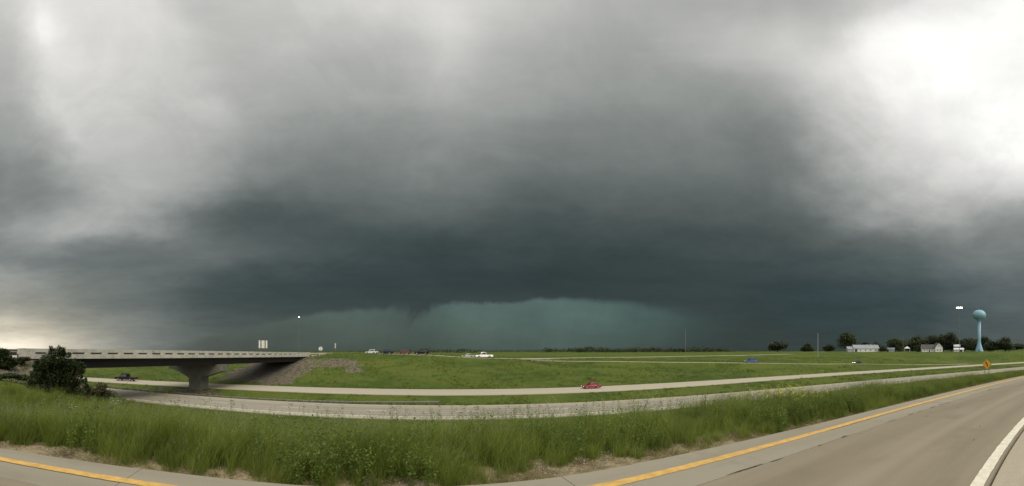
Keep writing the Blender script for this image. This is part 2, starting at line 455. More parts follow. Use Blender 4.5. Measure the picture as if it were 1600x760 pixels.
def leaf_mat(name, dark, light, trans=0.35, rough=0.65, pos_scale=0.8, attr='tint'):
    m = bpy.data.materials.new(name); m.use_nodes = True
    t = NT(m.node_tree); b = t.n['Principled BSDF']
    b.inputs['Roughness'].default_value = rough; b.inputs['Specular IOR Level'].default_value = 0.2
    pos = t.new('ShaderNodeNewGeometry').outputs['Position']
    n1 = t.noise(pos, pos_scale, 3, 0.6)
    at = t.new('ShaderNodeAttribute'); at.attribute_name = attr
    f = t.math('ADD', t.math('MULTIPLY', at.outputs['Fac'], 0.6), t.rng(n1, 0.3, 0.7, -0.05, 0.45, False), clamp=True)
    c = t.mix(f, (*dark, 1), (*light, 1))
    t.l.new(c, b.inputs['Base Color'])
    tr = t.new('ShaderNodeBsdfTranslucent'); t.l.new(c, tr.inputs[0])
    ms = t.new('ShaderNodeMixShader'); ms.inputs[0].default_value = trans
    t.l.new(b.outputs[0], ms.inputs[1]); t.l.new(tr.outputs[0], ms.inputs[2])
    t.l.new(ms.outputs[0], t.n['Material Output'].inputs[0])
    return m

M = {}
M['meadow'] = ground_mat()
M['concrete'] = mat('pale_concrete', (0.50, 0.48, 0.41), 0.85, var=0.12, vscale=0.8, bump=0.2, bscale=6, dirt=(0.27, 0.25, 0.20))
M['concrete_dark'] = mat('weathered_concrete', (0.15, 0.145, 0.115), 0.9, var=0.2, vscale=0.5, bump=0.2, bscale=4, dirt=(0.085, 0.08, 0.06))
M['girder'] = mat('weathering_steel_curb_shade', (0.022, 0.019, 0.018), 0.8, var=0.2)
M['slope'] = mat('slope_paving', (0.105, 0.095, 0.07), 0.95, var=0.3, vscale=0.6, bump=0.5, bscale=2)
M['galv'] = mat('galvanised_steel', (0.36, 0.37, 0.36), 0.5, 0.6, var=0.15)
M['galv_dark'] = mat('dull_steel', (0.17, 0.165, 0.15), 0.6, 0.3, var=0.2)
M['wood_post'] = mat('timber_post', (0.10, 0.075, 0.05), 0.9, var=0.3)
M['sign_back'] = mat('aluminium_sign', (0.60, 0.61, 0.56), 0.45, 0.2, var=0.08)
M['tyre'] = mat('tyre_rubber', (0.018, 0.018, 0.018), 0.85)
M['rim'] = mat('rim_metal', (0.33, 0.33, 0.34), 0.35, 0.8)
M['glass'] = mat('car_glass', (0.015, 0.02, 0.022), 0.12, spec=0.6)
M['trim'] = mat('black_trim', (0.02, 0.02, 0.02), 0.6)
M['lamp_on'] = mat('headlight_lit', (0.9, 0.9, 0.85), 0.2, emit=(1.0, 0.86, 0.62), estr=1.3)
M['lamp_bright'] = mat('headlight_beam', (0.9, 0.9, 0.85), 0.2, emit=(1.0, 0.97, 0.80), estr=14.0)
M['lamp_off'] = mat('headlight_glass', (0.6, 0.6, 0.58), 0.2)
M['tail'] = mat('tail_light', (0.35, 0.02, 0.015), 0.3)
M['mast_lamp'] = mat('mast_lamp_lit', (1, 1, 1), 0.3, emit=(1.0, 0.96, 0.9), estr=7.0)
M['rock'] = mat('limestone', (0.30, 0.25, 0.175), 0.95, var=0.35, vscale=1.5)
M['yellow'] = mat('yellow_paint', (0.55, 0.335, 0.085), 0.8, var=0.18, vscale=7, dirt=(0.40, 0.29, 0.12))
M['white_paint'] = mat('white_paint', (0.66, 0.62, 0.49), 0.7, var=0.1, vscale=8, dirt=(0.46, 0.42, 0.33))
M['joint'] = mat('joint_dirt', (0.05, 0.042, 0.03), 0.95, var=0.3)
M['bark'] = mat('bark', (0.06, 0.048, 0.035), 0.95, var=0.3)

# ------------------------------------------------------------------ curves in plan
def smooth(pts, step=1.0):
    pts = np.array(pts, float)
    Q = []
    n = len(pts)
    for i in range(n - 1):
        a = pts[max(i - 1, 0)]; b = pts[i]; c = pts[i + 1]; d = pts[min(i + 2, n - 1)]
        L = np.linalg.norm((c - b)[:2]); k = max(2, int(L / step))
        # centripetal-like finite tangents
        la = max(np.linalg.norm((b - a)[:2]), 1e-6); lc = max(np.linalg.norm((d - c)[:2]), 1e-6)
        m1 = ((b - a) / la * L + (c - b)) / 2 if i > 0 else (c - b)
        m2 = ((d - c) / lc * L + (c - b)) / 2 if i < n - 2 else (c - b)
        for j in range(k):
            t = j / k
            Q.append((2 * t**3 - 3 * t**2 + 1) * b + (t**3 - 2 * t**2 + t) * m1 + (-2 * t**3 + 3 * t**2) * c + (t**3 - t**2) * m2)
    Q.append(pts[-1])
    return np.array(Q)

def normals2(Q):
    T = np.gradient(Q[:, :2], axis=0); T /= np.linalg.norm(T, axis=1)[:, None] + 1e-9
    return np.stack([-T[:, 1], T[:, 0]], 1)      # left-hand side when walking along Q

def arclen(Q):
    d = np.linalg.norm(np.diff(Q[:, :2], axis=0), axis=1)
    return np.concatenate([[0], np.cumsum(d)])

ZF = -6.4
YEL = smooth([(-40, -17, 0), (-22, -7.6, 0), (-14, -3.2, 0), (-9, 0.4, 0), (-5.46, 2.64, 0), (-3.32, 3.58, 0), (-0.8, 4.14, 0), (1.75, 4.56, 0), (3.29, 4.85, 0),
              (6.7, 5.2, 0), (11.9, 5.35, 0), (24.5, 4.7, 0), (45, 1.5, 0), (80, -8, -0.6), (150, -34, -3.0)], 0.4)
NEAR = smooth([(-420, 30, ZF), (-300, 38, ZF), (-200, 44.5, ZF), (-100, 50, ZF), (-40, 52.6, ZF), (0, 54.2, ZF), (40, 55.8, ZF), (62, 56, ZF), (85, 54.8, ZF),
               (122, 50.0, ZF), (165, 41.5, ZF), (215, 31, ZF), (300, 8, ZF), (500, -60, ZF)], 2.0)
FAR = smooth([(-420, 20, ZF), (-300, 38, ZF), (-200, 54, ZF), (-150, 62, ZF), (-90, 72.2, ZF), (-60, 77.5, ZF), (-20, 79.6, ZF), (0, 79.9, ZF), (30, 81.8, ZF), (50, 84.2, ZF),
              (80, 86.8, ZF), (115, 86.6, ZF), (150, 82.8, ZF), (200, 74, ZF), (260, 61, ZF), (340, 40, ZF), (560, -40, ZF)], 2.0)
RAMP1 = smooth([(-53, 158, 0.7), (-31, 145.5, 0.62), (-12.5, 140, 0.35), (8.5, 139, -0.75), (25, 147, -1.05), (55, 168, -1.2), (85.6, 181, -1.3), (120, 192, -1.2), (157, 202, -1.1), (230, 222, -0.8), (330, 250, -0.2)], 2.0)
RAMP2 = smooth([(12, 147.5, -1.2), (33, 144, -1.9), (52.7, 137, -2.1), (74.6, 126.5, -2.4), (97.6, 115.5, -2.75), (126, 110, -3.6), (157, 105, -4.3), (196, 95, -5.6), (235, 80, -6.25)], 2.0)
CROSS = smooth([(-53, -70, 0.45), (-53, -20, 0.5), (-53, 20, 0.62), (-53, 26.5, 0.62), (-53, 75, 0.3), (-53, 121.8, -0.12), (-53, 150, 0.7), (-53, 220, 0.5), (-53, 420, -0.5), (-53, 1200, -1.5)], 2.0)

# ------------------------------------------------------------------ terrain
ctrl = []
def cp(x, y, z): ctrl.append((x, y, z))
for X in (-80, -60, -46, -30, -15, 0, 15, 30, 60):
    for Y in (-80, -30, -12): cp(X, Y, 0.0)
for X in (-20, -12, -6, 0, 6, 12, 20, 30):
    e = {-20: -6, -12: -1.5, -6: 3.3, 0: 5.4, 6: 6.3, 12: 6.6, 20: 6.2, 30: 5.0}[X]
    cp(X, e - 4, 0); cp(X, e, 0.0); cp(X, e + 1.2, -0.06); cp(X, e + 4.5, -0.8)
for X in (-20, -8, 4, 16, 28, 42):
    cp(X, 16, -1.95); cp(X, 25, -3.6); cp(X, 35, -5.35); cp(X, 44.5, -6.75)
cp(60, 4, -0.9); cp(60, 16, -2.7); cp(60, 30, -4.8); cp(60, 44, -6.8); cp(85, 4, -2.2); cp(85, 16, -4.0); cp(85, 30, -5.8); cp(85, 43, -6.9)
cp(260, 45, -6.9); cp(330, 30, -6.9); cp(330, 8, -6.9); cp(215, 52, -6.9); cp(120, 10, -4.0); cp(120, 30, -6.4); cp(160, 0, -5.0); cp(160, 25, -6.7); cp(100, -40, -0.6); cp(160, -60, -2.5); cp(260, -60, -4); cp(260, 0, -6.6)
# near abutment embankment
for X in (-60, -46.5): cp(X, 5, 0.35); cp(X, 24, 0.35); cp(X, 29, 0.0); cp(X, 43, -6.3)
cp(-41, 22, -0.6); cp(-41, 10, 0.2); cp(-34, 20, -1.5); cp(-38, 32, -3.6); cp(-36, 43, -6.6); cp(-28, 12, -0.6)
cp(-75, 20, -1.5); cp(-90, 30, -4.5); cp(-120, 35, -6); cp(-200, 30, -6.5)
# far abutment and field
for X in (-60, -46.5): cp(X, 87, -6.6); cp(X, 104, -4.0); cp(X, 119, -0.7); cp(X, 126, 0.35); cp(X, 150, 0.6)
cp(-38, 90, -6.6); cp(-41, 112, -1.4); cp(-34, 108, -1.9); cp(-26, 102, -3.9); cp(-36, 125, 0.45); cp(-25, 132, 0.4); cp(-24, 118, -1.0)
cp(-10, 125, -0.9); cp(-10, 108, -3.8); cp(-10, 88, -6.5); cp(8, 128, -1.7); cp(8, 112, -3.9); cp(10, 89, -6.5); cp(30, 132, -2.6); cp(32, 112, -4.6); cp(32, 91, -6.5)
cp(60, 112, -4.6); cp(60, 96, -6.3); cp(90, 103, -5.0); cp(-5, 150, -0.2); cp(40, 170, -1.3)
cp(-75, 100, -5.5); cp(-75, 125, -1.8); cp(-100, 90, -5.6); cp(-120, 120, -3.8); cp(-160, 150, -3.0); cp(-220, 120, -3.5); cp(-150, 85, -5.8); cp(-90, 140, -1.0); cp(-70, 150, 0.0)
cp(150, 130, -3.5); cp(150, 160, -2.2); cp(200, 120, -4.6); cp(210, 160, -2.6); cp(260, 100, -4.8); cp(86, 215, -1.4); cp(157, 230, -1.2); cp(0, 220, -0.6); cp(300, 150, -1.8); cp(340, 90, -2.6); cp(380, 60, -2.6)
for x in (1250, 1300, 1350, 1400, 1450, 1500, 1550, 1600, 1660):
    q = P(x, 400); cp(q.x, q.y, 0.9); q = P(x, 430); cp(q.x, q.y, 1.0); q = P(x, 300); cp(q.x, q.y, -1.0)
    q = P(x, 650); cp(q.x, q.y, 1.2 + max(0, (x - 1480)) / 120 * 3.2)
for x in (0, 200, 400, 600, 800, 1000, 1150):
    for r, z in ((320, -1.0), (600, -1.2), (1200, -1.5)):
        q = P(x, r); cp(q.x, q.y, z)
for k in range(16):
    a = 2 * PI * k / 16
    for r, z in ((2600, 0.0), (7500, 0.0)): cp(r * math.sin(a), r * math.cos(a), z)
for k in range(5, 12):
    a = 2 * PI * k / 16; cp(400 * math.sin(a), 400 * math.cos(a), -1.0)
ctrl = np.array(ctrl)
CC = 4.0
def kern(A, B):
    return np.sqrt(((A[:, None, :] - B[None, :, :]) ** 2).sum(-1) + CC * CC)
K = kern(ctrl[:, :2], ctrl[:, :2])
Pm = np.hstack([np.ones((len(ctrl), 1))])
n_ = len(ctrl)
A_ = np.zeros((n_ + 1, n_ + 1)); A_[:n_, :n_] = K - np.eye(n_) * 0.02; A_[:n_, n_:] = Pm; A_[n_:, :n_] = Pm.T
sol = np.linalg.solve(A_, np.concatenate([ctrl[:, 2], [0]]))

RAMPC = YEL.copy(); RAMPC[:, :2] = YEL[:, :2] - normals2(YEL) * 3.1
ROADS = [(NEAR, 6.3, 6.0, 0.5), (FAR, 5.7, 6.0, 0.5), (RAMP1, 2.9, 4.0, 0.4), (RAMP2, 2.5, 4.0, 0.4), (RAMPC[::2], 3.8, 1.0, 0.05),
         (CROSS[CROSS[:, 1] < 26], 5.6, 4.0, 0.5), (CROSS[(CROSS[:, 1] > 122) & (CROSS[:, 1] < 500)], 5.6, 4.0, 0.5)]
def height(XY):
    XY = np.asarray(XY, float)
    z = np.empty(len(XY))
    for i in range(0, len(XY), 4000):
        B = XY[i:i + 4000]
        z[i:i + 4000] = kern(B, ctrl[:, :2]) @ sol[:n_] + sol[n_]
    # roadside ditch in the median
    for Q, hw, fade, lip in ROADS:
        q = Q[:, :2]
        lo = q.min(0) - hw - fade - 3; hi = q.max(0) + hw + fade + 3
        sel = np.where(((XY > lo) & (XY < hi)).all(1))[0]
        for i in range(0, len(sel), 3000):
            s = sel[i:i + 3000]; B = XY[s]
            d2 = ((B[:, None, :] - q[None]) ** 2).sum(-1); j = d2.argmin(1); d = np.sqrt(d2[np.arange(len(s)), j])
            t = np.clip((d - hw - lip) / fade, 0, 1); t = t * t * (3 - 2 * t)
            z[s] = (Q[j, 2] - 0.1) * (1 - t) + z[s] * t
    return z
def ground_z(x, y): return float(height([(x, y)])[0])

def axis(lo, hi, step, out, g=1.13, extra=None):
    a = list(np.arange(lo, hi + step, step)); s = step; v = a[-1]
    while v < out: s *= g; v += s; a.append(v)
    s = step; v = a[0]
    while v > -out: s *= g; v -= s; a.insert(0, v)
    return np.array(a)
gx = axis(-130, 345, 1.6, 9000)
gy = axis(-20, 170, 1.6, 9000)
def refine(a, lo, hi, k):
    r = []
    for u, v in zip(a[:-1], a[1:]):
        if lo <= u < hi: r += list(np.linspace(u, v, k, endpoint=False))
        else: r.append(u)
    return np.array(r + [a[-1]])
gx = refine(gx, -20, 40, 3); gy = refine(gy, -6, 12, 4)
GX, GY = np.meshgrid(gx, gy)
XY = np.stack([GX.ravel(), GY.ravel()], 1)
Z = height(XY)
rr_ = np.hypot(XY[:, 0], XY[:, 1])
# gentle unevenness away from roads
def vnoise(XY, s, seed):
    return np.array([noise.noise(Vector((x * s + seed, y * s - seed, seed))) for x, y in XY])
unev = vnoise(XY, 0.11, 3.3) * 0.16 + vnoise(XY, 0.5, 9.1) * 0.05
def roaddist(XY, lst=None):
    D = np.full(len(XY), 1e9)
    for Q, hw, fade, lip in (lst or ROADS):
        q = Q[:, :2]
        for i in range(0, len(XY), 3000):
            B = XY[i:i + 3000]
            D[i:i + 3000] = np.minimum(D[i:i + 3000], np.sqrt(((B[:, None, :] - q[None]) ** 2).sum(-1)).min(1) - hw)
    return D
DR = roaddist(XY)
Z += unev * np.clip((DR - 1.0) / 4.0, 0, 1)
nx, ny = len(gx), len(gy)
ii = np.arange((nx - 1) * (ny - 1)); r_, c_ = ii // (nx - 1), ii % (nx - 1)
f0 = r_ * nx + c_
faces = np.stack([f0, f0 + 1, f0 + nx + 1, f0 + nx], 1)
me = bpy.data.meshes.new('ground')
me.from_pydata(np.column_stack([XY, Z]).tolist(), [], faces.tolist())
me.polygons.foreach_set('use_smooth', [True] * len(me.polygons))
# bare-earth weights: abutment rubble, mounds, worn median near the pier
bare = np.zeros(len(XY))
def blob(cx, cy, rx, ry, v=1.0):
    d = ((XY[:, 0] - cx) / rx) ** 2 + ((XY[:, 1] - cy) / ry) ** 2
    global bare
    bare = np.maximum(bare, v * np.exp(-d))
blob(-44, 96, 5, 10, 1.0); blob(-44, 108, 6.5, 13, 1.05); blob(-53, 105, 12, 17, 1.1); blob(-33, 110, 8, 6, 1.0); blob(-27, 103, 4, 4, .7)
blob(-42, 23, 13, 11, 1.0); blob(-53, 36, 12, 9, 1.1); blob(-30, 26, 10, 10, .62)
blob(-30, 65, 24, 5, .72); blob(-53, 62, 14, 12, .9)
dramp = np.abs(np.sqrt(((XY[:, None, :] - YEL[None, ::3, :2]) ** 2).sum(-1)).min(1)) if len(XY) * len(YEL) / 3 < 4e7 else None
if dramp is None:
    dramp = np.full(len(XY), 99.0); s_ = np.where(rr_ < 60)[0]
    for i in range(0, len(s_), 3000):
        B = XY[s_[i:i + 3000]]; dramp[s_[i:i + 3000]] = np.sqrt(((B[:, None, :] - YEL[None, ::3, :2]) ** 2).sum(-1)).min(1)
bare = np.maximum(bare, np.clip(1.5 - dramp * 0.62, 0, 1))
a_ = me.attributes.new('bare', 'FLOAT', 'POINT'); a_.data.foreach_set('value', bare.astype(np.float32))
a_ = me.attributes.new('grav', 'FLOAT', 'POINT'); a_.data.foreach_set('value', np.clip(4 - dramp, 0, 1).astype(np.float32))
me.materials.append(M['meadow'])
ground = bpy.data.objects.new('ground', me); COL.objects.link(ground); ground['kind'] = 'structure'

# ------------------------------------------------------------------ roads
def ribbon(name, Q, off0, off1, matl, dz=0.0, skirt=0.0, parent=None, kind=None, jitter=0.0, s0=None, s1=None, nacross=1, seglen=None):
    N = normals2(Q); L = arclen(Q)
    idx = np.arange(len(Q))
    if s0 is not None: idx = idx[(L >= s0) & (L <= s1)]
    rows = []
    offs = np.linspace(off0, off1, nacross + 1)
    V, UV = [], []
    if s0 is not None:
        def at(s): return np.array([np.interp(s, L, Q[:, c]) for c in range(3)]), np.array([np.interp(s, L, N[:, c]) for c in range(2)])
        idx = idx[(L[idx] > s0 + .02) & (L[idx] < s1 - .02)]
        qa, na_ = at(s0); qb, nb_ = at(s1)
        Q = np.vstack([[qa], Q[idx], [qb]]); N = np.vstack([[na_], N[idx], [nb_]]); L = np.concatenate([[s0], L[idx], [s1]]); idx = np.arange(len(Q))
    for i in idx:
        for k, o in enumerate(offs):
            oo = o + (random.uniform(-jitter, jitter) if k in (0, nacross) else 0)
            V.append((Q[i, 0] + N[i, 0] * oo, Q[i, 1] + N[i, 1] * oo, Q[i, 2] + dz)); UV.append((L[i], o))
    m = nacross + 1; Fc = []
    for a in range(len(idx) - 1):
        for k in range(nacross):
            Fc.append((a * m + k, a * m + k + 1, (a + 1) * m + k + 1, (a + 1) * m + k))
    if skirt:
        base = len(V); edge_ = []
        ring = [a * m for a in range(len(idx))] + [a * m + m - 1 for a in range(len(idx) - 1, -1, -1)]
        for v in ring: V.append((V[v][0], V[v][1], V[v][2] - skirt)); UV.append(UV[v])
        for a in range(len(ring)):
            b = (a + 1) % len(ring); Fc.append((ring[a], base + a, base + b, ring[b]))
    me = bpy.data.meshes.new(name); me.from_pydata(V, [], Fc)
    uvl = me.uv_layers.new(name='UVMap')
    for lp in me.loops: uvl.data[lp.index].uv = UV[lp.vertex_index]
    me.materials.append(matl)
    o = bpy.data.objects.new(name, me); COL.objects.link(o)
    if parent: o.parent = parent
    if kind: o['kind'] = kind
    # make sure the top faces point upwards
    if len(me.polygons) and me.polygons[0].normal.z < 0: me.flip_normals()
    return o

M['hwy'] = paving_mat('highway_concrete', (0.31, 0.285, 0.22), (0.28, 0.255, 0.195), stain=(0.27, 0.245, 0.19), pos_scale=0.25, mscale=(0.08, 0.8, 1),
                      tracks=[(2.2, 0.9, (0.20, 0.185, 0.15), .75), (0.4, 0.9, (0.20, 0.185, 0.15), .6), (-1.6, .9, (0.2, .18, .15), .7), (-3.4, .9, (0.2, .18, .15), .6), (-5.6, 1.0, (.44, .41, .31), .95), (5.6, .7, (.40, .37, .28), .8)])
M['hwy_pale'] = paving_mat('far_highway_concrete', (0.40, 0.36, 0.275), (0.37, 0.33, 0.25), stain=(0.34, 0.31, 0.24), pos_scale=0.25, mscale=(0.08, 0.8, 1),
                           tracks=[(3.2, 1.2, (0.30, .27, .21), .5)])
M['lane'] = paving_mat('ramp_lane_concrete', (0.265, 0.228, 0.162), (0.225, 0.19, 0.13), stain=(0.17, 0.142, 0.098),
                       tracks=[(-1.35, 0.55, (0.185, 0.155, 0.105), .6), (-3.0, 0.5, (0.19, 0.16, 0.11), .5), (-2.15, .25, (.32, .28, .21), .5)], grain=0.25)
M['shoulder'] = paving_mat('shoulder_concrete', (0.30, 0.272, 0.205), (0.26, 0.235, 0.175), stain=(0.20, 0.178, 0.13), grain=0.25)
M['rshoulder'] = paving_mat('worn_shoulder', (0.37, 0.325, 0.24), (0.43, 0.38, 0.29), stain=(0.29, 0.25, 0.18), grain=0.35, pos_scale=2.0)

ribbon('near_highway', NEAR, -6.2, 6.2, M['hwy'], skirt=0.4, kind='structure', nacross=4)
ribbon('far_highway', FAR, -5.5, 5.5, M['hwy_pale'], skirt=0.4, kind='structure', nacross=4)
ribbon('exit_ramp', RAMP1, -2.6, 2.6, M['hwy_pale'], skirt=0.4, kind='structure')
ribbon('entry_ramp', RAMP2, -2.1, 2.1, M['hwy_pale'], skirt=0.4, kind='structure')
ribbon('overpass_approach', CROSS[CROSS[:, 1] < 26.7], -5.6, 5.6, M['hwy'], skirt=0.4, kind='structure')
ribbon('overpass_approach', CROSS[(CROSS[:, 1] > 121.6) & (CROSS[:, 1] < 500)], -5.6, 5.6, M['hwy'], skirt=0.4, kind='structure')
ribbon('edge_line', NEAR, -4.6, -4.3, M['white_paint'], dz=0.006, kind='structure')
ribbon('median_edge_line', NEAR, 4.9, 5.06, M['yellow'], dz=0.006, kind='structure')
ribbon('far_edge_line', FAR, 4.3, 4.48, M['white_paint'], dz=0.006, kind='structure')
Ln = arclen(NEAR); Lf = arclen(FAR)
NEARf = smooth(NEAR[::3], 0.5); FARf = smooth(FAR[::3], 0.5)
lm = empty('lane_line', (0, 0, 0), kind='structure')
Lnf = arclen(NEARf)
i0 = Lnf[np.argmin(np.abs(NEARf[:, 0] + 110))]; k = 0
while i0 + k * 12.2 < Lnf[np.argmin(np.abs(NEARf[:, 0] - 190))]:
    ribbon('dash', NEARf, 0.2, 0.4, M['white_paint'], dz=0.006, parent=lm, s0=i0 + k * 12.2, s1=i0 + k * 12.2 + 3.2); k += 1

# --- the ramp the photographer stands on, cast in concrete panels
ramp_root = empty('ramp_road', (0, 0, 0), kind='structure')
LY = arclen(YEL)
sA = LY[np.argmin(np.abs(YEL[:, 0] + 3.75))]      # the joint seen bottom left
ribbon('road_bed', YEL, -6.9, 0.5, M['joint'], dz=-0.05, parent=ramp_root)
PANEL = 5.2
YF = smooth(YEL[::2], 0.13); LF = arclen(YF)
sA = LF[np.argmin(np.abs(YF[:, 0] + 3.75))]
for k in range(-4, 9):
    a, b = sA + k * PANEL, sA + (k + 1) * PANEL
    g = 0.006 if k < 1 else 0.0012
    ribbon('shoulder_panel', YF, -0.66, 0.57, M['shoulder'], dz=random.uniform(-.004, 0.002), skirt=0.1, parent=ramp_root, s0=a + g, s1=b - g)
    ribbon('lane_panel', YF, -3.66, -0.675, M['lane'], dz=random.uniform(-.001, 0.002), skirt=0.1, parent=ramp_root, s0=a + g, s1=b - g, nacross=4)
sE = sA + 9 * PANEL
ribbon('lane_panel', YEL, -3.66, -0.675, M['lane'], dz=0, skirt=0.1, parent=ramp_root, s0=sE, s1=LY[-1], nacross=3)
ribbon('shoulder_panel', YEL, -0.66, 0.57, M['shoulder'], dz=0, skirt=0.1, parent=ramp_root, s0=sE, s1=LY[-1])
ribbon('lane_panel', YEL, -3.66, -0.675, M['lane'], dz=0, skirt=0.1, parent=ramp_root, s0=0, s1=sA - 4 * PANEL)
ribbon('shoulder_panel', YEL, -0.66, 0.57, M['shoulder'], dz=0, skirt=0.1, parent=ramp_root, s0=0, s1=sA - 4 * PANEL)
ribbon('right_shoulder', YEL, -6.9, -3.69, M['rshoulder'], dz=-0.03, skirt=0.1, kind='structure', nacross=4)
ribbon('yellow_line', YF, -0.085, 0.085, M['yellow'], dz=0.007, kind='structure', jitter=0.006)
ribbon('white_line', YF, -3.62, -3.46, M['white_paint'], dz=0.008, kind='structure', jitter=0.006)

# crumbled spots along the joint between shoulder and lane
def spalls(name, spots):
    V, Fc = [], []
    for s0_, off, ln, wd in spots:
        i = int(np.searchsorted(LF, s0_)); i = min(i, len(YF) - 2)
        T = YF[i + 1] - YF[i]; T = T / np.linalg.norm(T); Nn = NYF[i]; b = len(V); m = 9
        for k in range(m):
            a = 2 * PI * k / m; r_ = random.uniform(.55, 1.1)
            u, v = math.cos(a) * ln * r_, math.sin(a) * wd * r_
            V.append((YF[i, 0] + Nn[0] * (off + v) + T[0] * u, YF[i, 1] + Nn[1] * (off + v) + T[1] * u, .0065))
        Fc.append(tuple(range(b, b + m)))
    o = meshob(name, (V, Fc), M['spall']); o['kind'] = 'stuff'
    tagit(o, 'dark crumbled spots along the joint between the ramp shoulder and the lane', 'pavement wear')
NYF = normals2(YF)
M['spall'] = mat('crumbled_joint', (0.11, 0.092, 0.065), 0.95, var=0.3, vscale=20)
spalls('joint_wear', [(sA + random.uniform(0, 26), -0.667 + random.uniform(-.02, .02), random.uniform(.05, .32), random.uniform(.008, .022)) for k in range(34)] +
       [(sA + random.uniform(3, 20), random.uniform(-3.2, -0.9), random.uniform(.03, .12), random.uniform(.01, .02)) for k in range(7)])

# ------------------------------------------------------------------ scattered stuff by geometry nodes
def gn_scatter(name, pts, rot, scl, idx, sources, label, cat, kind='stuff'):
    c = bpy.data.collections.new(name + '_sources')
    for s in sources: c.objects.link(s)
    me = bpy.data.meshes.new(name); me.from_pydata([tuple(p) for p in pts], [], [])
    at = me.attributes.new('rot', 'FLOAT_VECTOR', 'POINT'); at.data.foreach_set('vector', np.asarray(rot, np.float32).ravel())
    at = me.attributes.new('scl', 'FLOAT', 'POINT'); at.data.foreach_set('value', np.asarray(scl, np.float32))
    at = me.attributes.new('idx', 'INT', 'POINT'); at.data.foreach_set('value', np.asarray(idx, np.int32))
    o = bpy.data.objects.new(name, me); COL.objects.link(o)
    ng = bpy.data.node_groups.new(name + '_nodes', 'GeometryNodeTree')
    ng.interface.new_socket('Geometry', in_out='INPUT', socket_type='NodeSocketGeometry')
    ng.interface.new_socket('Geometry', in_out='OUTPUT', socket_type='NodeSocketGeometry')
    gi = ng.nodes.new('NodeGroupInput'); go = ng.nodes.new('NodeGroupOutput')
    ci = ng.nodes.new('GeometryNodeCollectionInfo'); ci.inputs['Collection'].default_value = c
    ci.inputs['Separate Children'].default_value = True; ci.inputs['Reset Children'].default_value = True
    ip = ng.nodes.new('GeometryNodeInstanceOnPoints')
    def na(n, t):
        q = ng.nodes.new('GeometryNodeInputNamedAttribute'); q.data_type = t; q.inputs['Name'].default_value = n; return q.outputs['Attribute']
    L = ng.links
    L.new(gi.outputs[0], ip.inputs['Points']); L.new(ci.outputs[0], ip.inputs['Instance'])
    ip.inputs['Pick Instance'].default_value = True
    L.new(na('idx', 'INT'), ip.inputs['Instance Index'])
    L.new(na('rot', 'FLOAT_VECTOR'), ip.inputs['Rotation'])
    L.new(na('scl', 'FLOAT'), ip.inputs['Scale'])
    L.new(ip.outputs[0], go.inputs[0])
    mod = o.modifiers.new('scatter', 'NODES'); mod.node_group = ng
    tagit(o, label, cat, kind=kind)
    return o

def src_mesh(name, V, Fc, tint, mats, mi=None):
    me = bpy.data.meshes.new(name); me.from_pydata(V, [], Fc)
    a = me.attributes.new('tint', 'FLOAT', 'FACE'); a.data.foreach_set('value', np.asarray(tint, np.float32))
    for m in mats: me.materials.append(m)
    if mi: me.polygons.foreach_set('material_index', mi)
    return bpy.data.objects.new(name, me)

class Fol:
    def __init__(s): s.V = []; s.F = []; s.T = []; s.M = []
    def blade(s, x, y, h, lean, ang, w0, tint, segs=3, mi=0, z0=0.0, droop=0.0):
        dxl, dyl = math.cos(ang) * lean, math.sin(ang) * lean
        fa = random.uniform(0, 2 * PI); wx, wy = math.cos(fa) * w0 / 2, math.sin(fa) * w0 / 2
        b = len(s.V)
        for k in range(segs + 1):
            t = k / segs; q = t ** 1.8
            cx, cy, cz = x + dxl * q, y + dyl * q, z0 + h * (t - droop * t ** 3)
            ww = (1 - t ** 1.5)
            if k < segs:
                s.V += [(cx - wx * ww, cy - wy * ww, cz), (cx + wx * ww, cy + wy * ww, cz)]
            else: s.V.append((cx, cy, cz))
        for k in range(segs - 1):
            a = b + 2 * k; s.F.append((a, a + 1, a + 3, a + 2)); s.T.append(tint); s.M.append(mi)
        a = b + 2 * (segs - 1); s.F.append((a, a + 1, a + 2)); s.T.append(tint); s.M.append(mi)
        return (x + dxl, y + dyl, z0 + h * (1 - droop))
    def leaf(s, p, size, tint, mi=0, asp=0.45, nrm=None):
        a = random.uniform(0, 2 * PI); e = random.uniform(-0.6, 0.9)
        d = Vector((math.cos(a) * math.cos(e), math.sin(a) * math.cos(e), math.sin(e)))
        u = d.cross(Vector((random.uniform(-.5, .5), random.uniform(-.5, .5), 1))).normalized() * size * asp * 0.5
        p = Vector(p); b = len(s.V)
        s.V += [tuple(p), tuple(p + d * size * .5 + u), tuple(p + d * size), tuple(p + d * size * .5 - u)]
        s.F.append((b, b + 1, b + 2, b + 3)); s.T.append(tint); s.M.append(mi)
    def done(s, name, mats): return src_mesh(name, s.V, s.F, s.T, mats, s.M)

